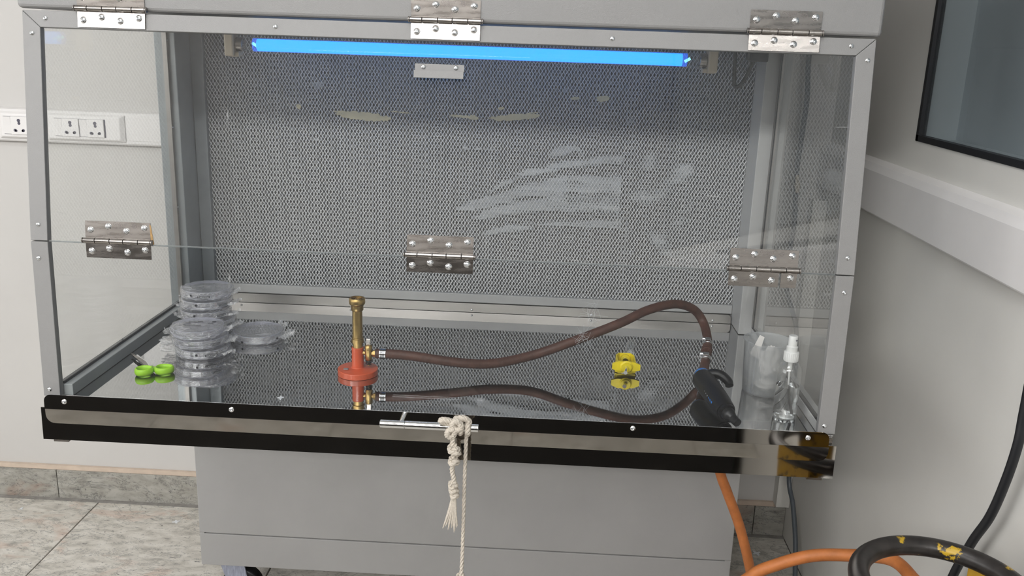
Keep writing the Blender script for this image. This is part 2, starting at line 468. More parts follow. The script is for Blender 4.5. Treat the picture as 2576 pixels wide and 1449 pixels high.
def screw(parent, loc, rot=None, s=1.0):
    o = bpy.data.objects.new('screw', SCREW); C.objects.link(o); o.parent = parent
    o.location = loc; o.rotation_euler = rot or (0, random.uniform(0, 1.5), 0); o.scale = (s, s, s)
    return o

# ================================================================== ROOM
FZ = -0.798
XL, XR, YF, YB, ZC = -3.4, 0.9, -4.2, 1.1, 2.15
fl = MB().box(XL, XR + .15, YF, YB + .1, FZ - 0.05, FZ - 0.004).build('floor', 'grout'); tag(fl, 'speckled cream granite slab floor', kind='structure')
slab_me = None
sx = sy = 0.61
for i in range(-4, 4):
    for j in range(0, 9):
        x0 = -1.138 + i * sx; y1 = 1.070 - j * sy
        x1 = min(x0 + sx, XR); y0 = max(y1 - sy, YF)
        if x0 >= XR - .02 or x1 <= XL + .02 or y1 <= YF + .02: continue
        x0 = max(x0, XL); g = 0.0018
        o = MB().box(x0 + g, x1 - g, y0 + g, y1 - g, FZ - 0.02, FZ).build('granite_slab', 'granite', fl, bevel=0.001, seg=1)
MB().box(XL, XR, 1.0715, 1.0858, FZ - 0.02, FZ - .0005).build('grout_strip', 'groutd', fl)

def struct(name, mb, m, label, bevel=0.0):
    o = mb.build(name, m, bevel=bevel); return tag(o, label, kind='structure')
struct('wall_back', MB().box(XL - .1, XR + .15, YB, YB + .1, FZ, ZC), 'wall', 'warm white painted back wall')
# side wall with the window opening
WY0, WY1, WZ0, WZ1 = -4.19, 0.548, 0.41, 1.65
mb = MB(); mb.box(XR, XR + .16, YF, YB, FZ, WZ0); mb.box(XR, XR + .16, YF, YB, WZ1, ZC)
mb.box(XR, XR + .16, YF, WY0, WZ0, WZ1); mb.box(XR, XR + .16, WY1, YB, WZ0, WZ1)
struct('wall_right', mb, 'wallR', 'grey-white painted side wall beside the hood')
mb = MB(); d = 0.1
mb.box(XL - d, XL, YF, YB, FZ, 0.2); mb.box(XL - d, XL, YF, YB, 1.6, ZC); mb.box(XL - d, XL, YF, -3.95, 0.2, 1.6); mb.box(XL - d, XL, -.45, YB, 0.2, 1.6)
struct('wall_left', mb, 'wall', 'painted wall with a wide daylight window')
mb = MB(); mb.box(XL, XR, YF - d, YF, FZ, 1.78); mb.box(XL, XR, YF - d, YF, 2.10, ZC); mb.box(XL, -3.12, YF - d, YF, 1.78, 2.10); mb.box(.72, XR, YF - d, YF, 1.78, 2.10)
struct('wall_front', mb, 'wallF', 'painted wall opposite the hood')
struct('ceiling', MB().box(XL, XR, YF, YB, ZC, ZC + .1), 'ceil', 'plain white ceiling')

# granite skirting along the back wall
sk = thing('baseboard_back', None, None, (0, 1.086, FZ)); tag(sk, 'speckled grey-green granite skirting tiles below the back wall', kind='structure')
xs = [XL, -2.6, -1.92, -1.268, -0.55, 0.13, 0.81, XR]
for a, b in zip(xs[:-1], xs[1:]):
    MB().box(a + .001, b - .001, 1.086, YB - .001, FZ - .003, FZ + .09).build('granite_tile', 'graniteB', sk, world=True, bevel=0.0008, seg=1)
MB().box(XL, XR, 1.0895, YB - .001, FZ + .0905, FZ + .104).build('plaster_edge', 'peach', sk, world=True)
# projecting plastered band on the side wall
b_ = struct('trim_1', MB().prism([(XR, .235), (XR - .024, .237), (XR - .026, .24), (XR - .026, .328), (XR - .018, .343), (XR, .350)], YF, YB, 'xz'), 'band', 'white plastered band running along the side wall')
# corner conduit box below the hood
struct('trim_2', MB().box(.862, .899, 1.06, 1.099, FZ + .105, .2), 'wallR', 'painted corner boxing beside the skirting')

# window in the side wall
win = thing('window_1', None, None, (XR, (WY0 + WY1) / 2, WZ0)); tag(win, 'dark tinted window with black gasket in the side wall', kind='structure')
g = 0.012
for (y0, y1, z0, z1) in ((WY1 - g, WY1, WZ0, WZ1), (WY0, WY0 + g, WZ0, WZ1), (WY0, WY1, WZ0, WZ0 + g), (WY0, WY1, WZ1 - g, WZ1)):
    MB().box(XR - .003, XR + .012, y0, y1, z0, z1).build('gasket', 'black', win, world=True)
MB().box(XR + .004, XR + .008, WY0 + g, WY1 - g, WZ0 + g, WZ1 - g).build('pane', 'wglass', win, world=True)
mb = MB(); mb.box(XR + .0125, XR + .075, WY1 - .004, WY1 - .0005, WZ0, WZ1); mb.build('reveal', 'alu', win, world=True)
MB().box(XR + .0125, XR + .075, WY0, WY1 - .004, WZ0 + .0005, WZ0 + .004).build('sill', 'alu', win, world=True)
MB().box(XR + .075, XR + .08, WY0, WY1, WZ0, WZ1).build('back_pane', 'dim', win, world=True)

# dark lab bench across the aisle (seen mirrored in the steel front)
bn = thing('lab_bench', 'long black laboratory bench across the aisle from the hood', 'bench', (-1.2, -2.3, FZ))
MB().box(XL + .02, .87, -2.45, -1.72, FZ, -.02).build('carcass', 'bench', bn, world=True, bevel=.004)
MB().box(XL + .02, .87, -2.48, -1.70, -.02, .012).build('bench_top', 'benchtop', bn, world=True, bevel=.004)

# ================================================================== HOOD
def ys(z): return (.0098 + .125 * (z - .2551) if z > .2551 else .0396 * (z - .0079)) + .0135
def side_pane(x0, x1, z0):
    return MB().prism([(ys(z0), z0), (.499, z0), (.499, .597), (ys(.595), .597), (ys(.2551), .2551)], x0, x1, 'yz')
hood = thing('laminar_flow_hood', 'grey laminar flow hood with wide mesh filter behind hinged glass front', 'flow hood', (0, .5, FZ))
mb = MB().box(-.632, .632, .0515, .99, .598, .96); mb.build('hood_box', 'powder', hood, world=True, bevel=.006, seg=3)
MB().box(-.625, .625, .60, .98, -.02, .597).build('plenum_body', 'powder', hood, world=True)
for sgn, xi, xo in ((-1, -.583, -.625), (1, .575, .625)):
    a, b = min(xi, xo), max(xi, xo)
    MB().box(a, b, .50, .5995, .0006, .5975).build('side_post', 'galv' if sgn < 0 else 'white', hood, world=True, bevel=.0015)
MB().box(-.5825, -.557, .574, .5995, .0215, .5975).build('filter_flange', 'galv', hood, world=True, bevel=.001)
for sgn in (-1, 1):
    if sgn < 0:
        MB().box(-.606, -.585, .0145, .499, .0004, .020).build('side_rail', 'railgrey', hood, world=True, bevel=.001)
        MB().box(-.6045, -.5975, .0145, .499, .0203, .0245).build('gasket', 'black', hood, world=True)
        p = side_pane(-.603, -.599, .0247).build('side_pane', 'glassS', hood, world=True)
        MB().box(-.6055, -.5965, .492, .4995, .0247, .597).build('pane_edge_strip', 'steelL', hood, world=True)
    else:
        MB().box(.600, .620, .0145, .499, .0004, .0165).build('side_rail', 'white', hood, world=True, bevel=.001)
        MB().box(.6008, .6075, .0145, .499, .0168, .0195).build('gasket', 'black', hood, world=True)
        p = side_pane(.602, .606, .0197).build('side_pane', 'glassS', hood, world=True)
        MB().box(.6005, .6075, .490, .4995, .0197, .597).build('pane_edge_strip', 'steelL', hood, world=True)
        MB().box(.6012, .6018, .484, .4895, .0197, .597).build('gasket', 'black', hood, world=True)
for z in (.555, .385, .222):
    screw(hood, Vector((-.5962, .496, z)) - hood.location, (0, 0, PI / 2), .55)
MB().box(-.557, .5745, .578, .5995, .0212, .0406).build('filter_frame', 'white', hood, world=True, bevel=.001)
# steel upstand behind the worktop
up_ = MB().prism(rounded(-.583, .573, .0008, .0205, .009, (0, 0, 1, 0)), .5735, .5745).build('upstand', 'steelL', hood, world=True)
for x in (-.5, -.257, .0104, .2714, .5341):
    screw(up_, (x, .5733 - hood.location.y, .0065 - FZ), None, .55)

# pleated filter medium (vertical folds) -------------------------------------------------
fx0, fx1, fz0, fz1, FYm = -.5568, .5745, .0408, .596, .586
pit = .00665; vs = []; fs = []; k = int((fx1 - fx0) / pit) + 1
nz_ = 8
for i in range(k):
    x = fx0 + i * pit + random.uniform(-.0007, .0007)
    for (dx, dy) in ((0.0, 0.0), (.0013 + random.uniform(0, .0008), 0.0), (.0029, .032), (.0052, .032)):
        for q in range(nz_):
            z = fz0 + (fz1 - fz0) * q / (nz_ - 1)
            j = noise.noise(Vector((x * 40, z * 9, dy * 50))) * .0009
            vs.append((min(x + dx + j, fx1), FYm + .0035 + dy + noise.noise(Vector((x * 25, z * 6, 3))) * .0012, z))
for c in range(4 * k - 1):
    for q in range(nz_ - 1):
        a = c * nz_ + q; fs.append((a, a + nz_, a + nz_ + 1, a + 1))
m = MB(); m.add(vs, fs); m.build('filter_medium', 'pleat', hood, world=True, fix=False)

# expanded metal mesh -------------------------------------------------------------------
PX, PZ = .00725, .0124
def mesh_sheet():
    wv, t = .00058, .00055
    V = []; F = []
    nx = int((fx1 - fx0) / PX); nzr = int(round((fz1 - fz0) / (PZ / 2)))
    def seg(a, b):
        d = (b[0] - a[0], b[1] - a[1]); L = math.hypot(*d); nx_, nz2 = -d[1] / L * wv, d[0] / L * wv
        o = len(V)
        for p in (a, b):
            k = 1 if nz2 > 0 else -1                      # the strands of expanded metal lie slanted: upper edge set back
            V.append((p[0] + k * nx_, FYm + .0009, p[1] + k * nz2)); V.append((p[0] - k * nx_, FYm, p[1] - k * nz2)); V.append((p[0], FYm + .0016, p[1] - abs(nz2) * .4))
        F.append((o, o + 3, o + 4, o + 1)); F.append((o + 1, o + 4, o + 5, o + 2)); F.append((o + 2, o + 5, o + 3, o))
    for r in range(nzr):
        za = fz0 + r * PZ / 2; zb = min(za + PZ / 2, fz1)
        for i in range(nx + 1):
            xc = fx0 + i * PX
            if r % 2 == 0: ends = ((xc, za, xc + PX / 2, zb), (xc, za, xc - PX / 2, zb))
            else: ends = ((xc + PX / 2, za, xc, zb), (xc - PX / 2, za, xc, zb))
            for (xa, z1_, xb, z2_) in ends:
                if min(xa, xb) < fx0 - 1e-6 or max(xa, xb) > fx1 + 1e-6: continue
                seg((xa, z1_), (xb, z2_))
    m = MB(); m.v = V; m.f = F; m.mi = [0] * len(F); m.sm = [False] * len(F)
    o = m.build('expanded_mesh', 'mesh', hood, world=True, fix=False)
    tag(o, 'diamond expanded-metal mesh', kind='stuff')
mesh_sheet()

# sealant smeared into the mesh: diamonds filled flush where the smears run -----------------
def fill_cells(name, m_, mask, sub=4, dy=.0005):
    m = MB(); h = PX / sub / 2
    step = PX / sub; stz = PZ / (sub * 2)
    x = fx0
    xs_, zs_ = np.arange(.0, fx1 - fx0, step), np.arange(.0, fz1 - fz0, stz)
    for a in xs_:
        for c in zs_:
            X, Z = fx0 + a, fz0 + c
            if mask(X, Z):
                m.add([(X, FYm + dy, Z), (X + step, FYm + dy, Z), (X + step, FYm + dy, Z + stz), (X, FYm + dy, Z + stz),
                       (X, FYm + dy + .0008, Z), (X + step, FYm + dy + .0008, Z), (X + step, FYm + dy + .0008, Z + stz), (X, FYm + dy + .0008, Z + stz)],
                      [(0, 1, 2, 3), (4, 7, 6, 5)])
    o = m.build(name, m_, hood, world=True, fix=False); tag(o, kind='stuff'); return o
def diamond(X, Z):
    """0 at the strands, 1 in a cell's centre"""
    u = (X - fx0) / PX; v = (Z - fz0) / PZ
    p = u + v; q = u - v
    return 2 * min(abs(p - round(p)), .5) , 2 * min(abs(q - round(q)), .5)
def open_(X, Z): a, b = diamond(X, Z); return min(a, b)
BANDS = [  # strokes across the mesh: (x, z, half width)
    [(.105, .253, .006), (.21, .305, .007), (.30, .330, .008), (.410, .345, .008)],
    [(.060, .222, .009), (.130, .242, .013), (.20, .268, .016), (.30, .287, .020), (.408, .292, .020)],
    [(.090, .205, .008), (.17, .228, .012), (.27, .245, .017), (.408, .243, .018)],
    [(.100, .165, .003), (.19, .190, .005), (.29, .200, .007), (.412, .204, .008)],
    [(.235, .330, .004), (.265, .352, .010), (.31, .362, .008), (.325, .350, .006)]]
BANDS = [[(x - .0896, z + .0015, h_) for (x, z, h_) in b] for b in BANDS]
def smear(X, Z):
    if not (-.05 < X < .47 and .12 < Z < .40): return False
    o = open_(X, Z); n2 = noise.noise(Vector((X * 130, Z * 130, 2.0)))
    best = -9.0
    for b in BANDS:
        if not b[0][0] <= X <= b[-1][0]: continue
        for p, q in zip(b[:-1], b[1:]):
            if p[0] <= X <= q[0]:
                t = (X - p[0]) / (q[0] - p[0]); t = t * t * (3 - 2 * t) * .4 + t * .6
                zc, hw = p[1] + (q[1] - p[1]) * t, p[2] + (q[2] - p[2]) * t
                hw *= min(1.0, (X - b[0][0]) / .035 + .08)
                ed = min((hw - abs(Z - zc)) / .005, 1.1)
                best = max(best, ed + 1.5 * noise.noise(Vector((X * 6, Z * 150, 0.4))) + .9 * noise.noise(Vector((X * 30, Z * 40, 6.0))) + .3 * n2)
    if best > -.55 + 1.55 * o: return True
    if .33 < X < .47 and .14 < Z < .36:
        d_ = noise.noise(Vector((X * 20, Z * 20, 9.0))) + .3 * noise.noise(Vector((X * 9, Z * 75, 0.4)))
        return d_ > .05 + o * .6 + .12 * n2
    return False
fill_cells('sealant_smear', 'seal', smear)
BLOBS = [(-.228, .4135, .058, .0085), (-.27, .4195, .016, .003), (.088, .4228, .052, .0062), (-.02, .4205, .027, .0028), (.004, .419, .010, .005), (.268, .467, .014, .006), (.212, .466, .009, .003), (-.364, .4285, .005, .005), (.06, .44, .006, .003), (-.15, .4245, .02, .0014), (.125, .433, .012, .0013)]
def cream(X, Z):
    for (cx, cz, a, b) in BLOBS:
        tilt = (X - cx) * .10 if cx > .05 else (X - cx) * -.06
        q = ((X - cx) / a) ** 2 + ((Z - cz - tilt) / b) ** 2
        if q < 1 + .7 * noise.noise(Vector((X * 160, Z * 160, 1))): return True
    return False
fill_cells('cream_sealant', 'cream', cream, sub=6, dy=-.0002)
def drips(X, Z):
    if not (.35 < Z < .50 and -.40 < X < .36): return False
    return noise.noise(Vector((X * 8, Z * 55, 21))) + .5 * noise.noise(Vector((X * 60, Z * 60, 4))) > .52 + .3 * open_(X, Z)
fill_cells('sealant_smear', 'seal', drips)

# ================================================================== BASE CABINET
base = thing('base_cabinet', 'grey steel base cabinet on castors under the hood', 'cabinet', (0, .78, FZ))
MB().box(-.622, .627, .566, .985, -.655, -.0215).build('body', 'powder2', base, world=True, bevel=.003)
MB().box(-.622, .627, .560, .5655, -.569, -.0215).build('front_panel', 'powder2', base, world=True, bevel=.0015)
MB().box(-.622, .627, .560, .5655, -.655, -.5715).build('kick_panel', 'powder2', base, world=True, bevel=.0015)
for a, b in ((-.622, -.6105), (.6125, .627)): MB().box(a, b, .5601, .5655, -.5716, -.5689).build('panel_bridge', 'powder2', base, world=True)
for (x, y) in ((-.57, .63), (.57, .63), (-.57, .93), (.57, .93)):
    cst = bpy.data.objects.new('castor', None); C.objects.link(cst); cst.parent = base; cst.location = Vector((x, y, FZ)) - base.location
    cst.empty_display_size = .02
    MB().box(-.045, .045, -.04, .04, .136, .1425).build('mounting_plate', 'bluegrey', cst, bevel=.001)
    m = MB(); m.prism([(-.03, .135), (.03, .135), (.045, .06), (.02, .03), (-.0, .035)], -.024, -.02, 'xz'); m.prism([(-.03, .135), (.03, .135), (.045, .06), (.02, .03), (-.0, .035)], .02, .024, 'xz'); m.box(-.03, .03, -.024, .024, .13, .1355)
    m.build('fork', 'bluegrey', cst)
    m = MB(); m.lathe([(.0, -.016), (.045, -.016), (.05, -.011), (.05, .011), (.045, .016), (0, .016)], (0, 0, 0), 28); m.xf(T(.02, 0, .0505) @ Matrix.Rotation(PI / 2, 4, 'X')); m.build('wheel', 'blackpl', cst)

# ================================================================== WORKTOP TRAY
tray = thing('steel_worktop', 'mirror-polished steel worktop tray with deep front apron', 'worktop', (0, .28, -.066))
MB().box(-.6245, .6245, .0045, .5733, -.0016, 0.0).build('deck', 'mirror', tray, world=True)
MB().box(-.622, .622, -.002, .5595, -.055, -.0022).build('tray_body', 'steel', tray, world=True)
ap = MB().prism([(-.0090, -.012), (-.0075, -.012), (-.0085, -.066), (-.0112, -.066)], -.627, .627, 'yz'); ap.build('apron', 'plate', tray, world=True)
for x in (-.60, .60): MB().box(x - .012, x + .012, -.008, .03, -.071, -.0665).build('foot_tab', 'steel', tray, world=True)
# front strip: upper half leans with the door, lower half lies on the apron
X0, X1, r = -.618, .613, .011
def strip(poly, y_of, name):
    m = MB(); n = len(poly)
    vs = [(x, y_of(z), z) for (x, z) in poly] + [(x, y_of(z) + .0012, z) for (x, z) in poly]
    m.add(vs, [list(range(n)), list(range(2 * n - 1, n - 1, -1))] + [(i, (i + 1) % n, n + (i + 1) % n, n + i) for i in range(n)])
    return m.build(name, 'plate', tray, world=True)
zt, zm, zb = .0118, -.0122, -.0365
up_half = rounded(X0, X1, zm, zt, r, (0, 0, 1, 1)); lo_half = rounded(X0 + .0005, X1 + .001, zb, zm - .0001, .014, (1, 1, 0, 0))
fs_ = strip(up_half, lambda z: -.0140 + (z - zm) * .030, 'front_strip')
lf = strip(lo_half, lambda z: -.0140 - (z - zm) * -.0 + (zm - z) * .030, 'lower_strip')
MB().box(X0 + .01, X1 - .01, -.0138, -.0126, zt - .0006, zt + .0003).build('strip_edge', 'chrome', tray, world=True)
for x, z in ((-.5852, .0011), (-.3173, .0016), (.3117, .0033), (.5806, .0017)):
    screw(fs_, Vector((x, -.0140 + (z - zm) * .030 - .0001, z)) - tray.location, None, .95)
# bar handle
h = bpy.data.objects.new('handle', None); C.objects.link(h); h.parent = tray; h.location = Vector((0, -.05, .007)) - tray.location; h.empty_display_size = .02
m = MB().cyl((-.075, 0, 0), (-.0375, 0, 0), .0062, n=24); m.build('bar', 'chrome', h, bevel=.0005)
m = MB().cyl((-.0372, 0, 0), (.075, 0, 0), .0062, n=24); m.build('bar', 'chrome', h, bevel=.0005)
for x in (-.044, .047): MB().cyl((x, .0375, .0), (x, .003, 0), .0042, n=16).build('post', 'chrome', h)

# ================================================================== SASHES
AU, AL = math.atan(.125), math.atan(.0396)
LU = .3408 / math.cos(AU); LL = .2472 / math.cos(AL)
su = thing('upper_sash', 'large hinged clear glass panel with mitred grey frame under the hood box', 'glass panel', (0, .0098, .2551), (-AU, 0, 0))
fwid = .0265; e = .0003
m = MB().prism([(-.625, .0009), (-.5985, .0009), (-.5985, LU - .0245 - e), (-.625, LU - .0009 - e)], 0, .012); m.build('stile', 'powder', su, bevel=.0008)
m = MB().prism([(.5985, .0009), (.625, .0009), (.625, LU - .0009 - e), (.5985, LU - .0245 - e)], 0, .012); m.build('stile', 'powder', su, bevel=.0008)
m = MB().prism([(-.625 + e, LU - .0006), (-.5985 + e, LU - .0245), (.5985 - e, LU - .0245), (.625 - e, LU - .0006)], 0, .012); m.build('top_rail', 'powder', su, bevel=.0008)
pu = MB().box(-.602, .602, .0032, .0072, .0014, LU - .015).build('pane', 'glass', su)
MB().box(-.598, .598, .0032, .0072, .0004, .00135).build('polished_edge', 'glassedge', pu)
for (x, z) in ((-.5902, .5843), (-.6112, .5627), (-.246, .5837), (.2479, .5834), (.5901, .5843), (.6152, .5653), (-.6122, .2802), (.6128, .2811)):
    screw(su, (x, 0, (z - .2551) / math.cos(AU)), None, .8)
# folded sheet grip on the glass
gp = bpy.data.objects.new('grip', None); C.objects.link(gp); gp.parent = su; gp.location = (-.0025, .0032, (.5285 - .2551) / math.cos(AU)); gp.empty_display_size = .02
m = MB().prism([(-.0002, .0105), (-.0014, .0105), (-.0014, .0012), (-.011, -.0005), (-.0114, -.0105), (-.0125, -.0105), (-.0124, .0005), (-.0026, .0022), (-.0026, .0105)][::-1], -.0365, .0365, 'yz')
m = MB(); m.box(-.0365, .0365, -.0016, -.0002, -.0005, .0105); m.box(-.0365, .0365, -.012, -.0016, -.0012, .0002); m.box(-.0365, .0365, -.0128, -.0116, -.0108, .0002)
m.build('angle_strip', 'powder', gp, bevel=.0005)
for x in (-.024, .024): screw(gp, (x, -.0016, .0058), None, .8)
sl = thing('lower_sash', 'lower clear glass panel with grey side frames above the steel apron', 'glass panel', (0, 0, .0079), (-AL, 0, 0))
m = MB().prism([(-.625, -.004), (-.5985, -.004), (-.5985, LL - .0009), (-.625, LL - .0009)], 0, .012); m.build('stile', 'powder', sl, bevel=.0008)
m = MB().prism([(.5985, -.004), (.625, -.004), (.625, LL - .0009), (.5985, LL - .0009)], 0, .012); m.build('stile', 'powder', sl, bevel=.0008)
pl_ = MB().box(-.602, .602, .0032, .0072, -.004, LL - .0012).build('pane', 'glass', sl)
MB().box(-.598, .598, .0032, .0072, LL - .00115, LL - .0006).build('polished_edge', 'glassedge', pl_)
for (x, z) in ((-.6147, .2283), (.6131, .229), (-.6152, .0149), (.6076, .0168)):
    screw(sl, (x, 0, z - .0079), None, .8)

# ================================================================== HINGES
def leaf_mesh(z0, z1, cracked=False):
    m = MB()
    if cracked:
        m.prism(rounded(-.0505, .0238, z0, z1, .0008), -.0015, 0); m.prism(rounded(.0272, .0505, z0, z1, .0008), -.0015, 0)
    else: m.prism(rounded(-.0505, .0505, z0, z1, .0008), -.0015, 0)
    return m
KN = [-.0525, -.0339, -.0110, .0101, .0330, .0525]
def make_hinge(cracked=False):
    t = thing('butt_hinge', '-', 'hinge', group='steel hinges on the glass front')
    lu = leaf_mesh(.0038, .0296).build('leaf', 'steel', t)
    ll = leaf_mesh(-.0272, -.0038, cracked).build('leaf', 'steel', t)
    for i in (0, 2, 4): MB().box(max(KN[i], -.0505) + .0004, min(KN[i + 1], .0505) - .0004, -.0015, 0, .0, .0039).build('knuckle_web', 'steel', lu)
    for i in (1, 3): MB().box(KN[i] + .0004, KN[i + 1] - .0004, -.0015, 0, -.0039, 0).build('knuckle_web', 'steel', ll)
    for i in range(5):
        m = MB().cyl((KN[i] + .0005, -.0038, 0), (KN[i + 1] - .0005, -.0038, 0), .0043, n=20); m.build('knuckle', 'steel', t, bevel=.0003)
    pin = MB(); pin.cyl((-.0533, -.0038, 0), (.0533, -.0038, 0), .0030, n=16); pin.build('pin', 'darkgap', t)
    for x0, x1 in ((-.0545, -.0527), (.0527, .0545)):
        MB().cyl((x0, -.0038, 0), (x1, -.0038, 0), .0044, n=20).build('pin_cap', 'steel', t, bevel=.0006)
    for (x, a, b) in ((-.0418, .0157, -.017), (-.0143, .0218, -.0122), (.0137, .0158, -.017), (.0415, .0213, -.0121)):
        for par, z in ((lu, a), (ll, b)):
            screw(par, (x, -.0017, z), None, .95)
            m = MB(); k = 24; R1, R2 = .0043, .0051
            m.lathe([(R2, 0), (.0047, .0003), (R1, 0)], (0, 0, 0), k); m.xf(T(x, -.0015, z) @ Matrix.Rotation(PI / 2, 4, 'X')); m.build('countersink', 'chrome', par)
    text_mesh('lettering', 'Godgess', .0072, .00008, 'inkgrey', lu, T(.003, -.00155, .0258) @ RX90, .35, .85)
    text_mesh('lettering', 'PREMIUM', .0034, .00008, 'inkgrey', lu, T(.0035, -.00155, .0212) @ RX90, 0, .9)
    m = MB(); m.lathe([(.0036, 0), (.0036, .0002), (.0031, .0002), (.0031, 0)], (0, 0, 0), 28)
    for q in range(5):
        a = q * 2 * PI / 5 + PI / 2; c, s_ = math.cos(a), math.sin(a)
        m.prism([(c * .0005, s_ * .0005), (c * .0026 - s_ * .0009, s_ * .0026 + c * .0009), (c * .0026 + s_ * .0009, s_ * .0026 - c * .0009)], 0, .0002, 'xy')
    m.xf(T(.0258, -.00152, .0235) @ RX90); m.build('emblem', 'inkgrey', lu)
    return t, lu, ll
hp, _, _ = make_hinge()
def place_hinge(h_, x, y, z, au, al, label):
    h_.location = (x, y, z); h_['label'] = label
    lv = [c for c in h_.children if c.name.startswith('leaf')]
    lv.sort(key=lambda c: -sum(v.co.z for v in c.data.vertices))
    lv[0].rotation_euler = (-au, 0, 0); lv[1].rotation_euler = (-al, 0, 0)
zt_ = .6005; yt = .0515
copies = [hp] + [copy_tree(hp) for _ in range(4)] + [make_hinge(True)[0]]
place_hinge(copies[0], -.4895, yt, zt_, 0, AU, 'steel hinge over the upper sash frame, above the wall sockets')
place_hinge(copies[1], .005, yt, zt_, 0, AU, 'steel hinge over the middle of the blue ultraviolet tube')
place_hinge(copies[2], .4935, yt, zt_, 0, AU, 'steel hinge over the upper sash frame, beside the black lamp cable')
yo = .0098 + .0030
place_hinge(copies[3], -.489, yo, .2597, AU, AL, 'steel hinge on the glass seam with tan residue at its edge')
place_hinge(copies[4], .0055, yo, .2590, AU, AL, 'steel hinge on the glass seam at the middle of the mesh filter')
place_hinge(copies[5], .4905, yo, .2593, AU, AL, 'steel hinge on the glass seam with a dark crack through its lower leaf')
MB().prism([(.0508, .028), (.0525, .026), (.0556, -.003), (.051, -.004)], -.001, .0).build('residue_strip', 'tan', copies[3])

# ================================================================== UV LAMP
uv = thing('ultraviolet_lamp', 'glowing blue ultraviolet tube lamp hung below the hood ceiling', 'lamp', (.004, .46, .552))
L = .438
MB().cyl((-L + .030, 0, 0), (L - .035, 0, 0), .0113, n=24).build('discharge_column', 'uvcore', uv)
MB().cyl((-L + .022, 0, 0), (L - .026, 0, 0), .0124, n=24).build('glow', 'uvglow', uv)
MB().tube([(-L, 0, 0), (L, 0, 0)], .0129, 28, caps=False).build('glass_tube', 'lampglass', uv)
for s in (-1, 1):
    MB().cyl((s * (L + .011), 0, 0), (s * (L - .002), 0, 0), .0133, n=28).build('end_cap', 'steel', uv, bevel=.001)
    MB().cyl((s * (L - .030), -.002, -.003), (s * (L - .020), -.002, .003), .0028, n=10).build('filament', 'uvhot' if s > 0 else 'uvhot', uv)
    MB().cyl((s * (L - .024), 0, -.006), (s * (L - .024), 0, .004), .0012, n=8).build('filament_wire', 'darkgap', uv)
    m = MB().prism([(-.019, -.022), (.010, -.024), (.016, -.018), (.018, .012), (.012, .045), (-.019, .045)], s * (L + .012), s * (L + .030), 'yz'); m.build('lamp_holder', 'cream_pl', uv, bevel=.003)
    m = MB().box(min(s * (L + .004), s * (L + .012)), max(s * (L + .004), s * (L + .012)), -.012, .012, -.0225, -.0145); m.build('holder_lip', 'cream_pl', uv, bevel=.001)

# lamp cable
lc = thing('lamp_cable', 'black lamp cable looping down from a plug beside the mesh filter', 'cable', (.53, .46, .55))
pts = spline([(.506, .475, .597), (.508, .468, .560), (.5085, .465, .53), (.5105, .462, .509), (.517, .458, .507), (.527, .456, .521), (.537, .456, .545), (.541, .458, .556)], 8)
MB().tube(pts, .0036, 10).build('cord', 'black', lc, world=True)
MB().box(.533, .566, .446, .466, .553, .571).build('plug_body', 'black', lc, world=True, bevel=.003)
MB().box(.526, .5335, .449, .463, .555, .5965).build('strap', 'black', lc, world=True, bevel=.002)

# ================================================================== SOCKETS AND TRUNKING
tr = thing('cable_trunking', 'white plastic cable trunking along the back wall', 'trunking', (-1.2, 1.09, .315))
m = MB().prism([(1.099, .2695), (1.078, .2715), (1.074, .276), (1.074, .351), (1.078, .3565), (1.099, .3595)], -3.3, -1.183, 'yz'); m.build('channel', 'socket', tr, world=True)
m = MB().prism([(1.099, .2695), (1.078, .2715), (1.074, .276), (1.074, .351), (1.078, .3565), (1.099, .3595)], -1.182, -.635, 'yz'); m.build('channel', 'socket', tr, world=True)
m = MB().prism([(1.0739, .2835), (1.0726, .2845), (1.0726, .3435), (1.0739, .3445)], -.964, -.635, 'yz'); m.build('cover', 'socket', tr, world=True)
def socket_plate(xc, label, nmod, hw=.1075, x=-.0795):
    t = thing('socket_plate', label, 'socket', (xc, 1.072, .315), group='white wall socket plates')
    m = MB(); a = rounded(-hw, hw, -.0365, .0365, .003); b = rounded(-hw + .012, hw - .012, -.030, .030, .003); n = len(a)
    vs = [(x, 0, z) for x, z in a] + [(x, -.0095, z) for x, z in b]
    m.add(vs, [list(range(n)), list(range(2 * n - 1, n - 1, -1))] + [(i, (i + 1) % n, n + (i + 1) % n, n + i) for i in range(n)])
    m.build('plate', 'socket', t, bevel=.002)
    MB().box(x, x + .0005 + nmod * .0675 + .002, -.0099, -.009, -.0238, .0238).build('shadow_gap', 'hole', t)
    for k in range(nmod):
        mo = MB().prism([(-.0098, -.0232), (-.0118, -.0225), (-.0122, .0), (-.0136, .0225), (-.0098, .0232)], x + .001, x + .0205, 'yz').build('switch', 'socket', t)
        s_ = MB().box(x + .0215, x + .0668, -.0145, -.0098, -.0236, .0236).build('outlet', 'socket', t, bevel=.0008)
        cx = x + .0442
        for (dx, dz, r_) in ((0, .0135, .0046), (.0006, .0062, .0040), (-.0118, -.0125, .0040), (-.0088, -.0135, .0034), (.0108, -.0125, .0040), (.0085, -.0135, .0030)):
            MB().cyl((cx + dx, -.01475, dz), (cx + dx, -.0125, dz), r_, n=16).build('pin_hole', 'hole', s_)
        x += .0675
    return t
socket_plate(-1.0745, 'white twin socket plate between the hood frame and the grey post', 2)
socket_plate(-1.249, 'white single socket plate partly hidden by the grey hood frame', 1, .064, -.0440)

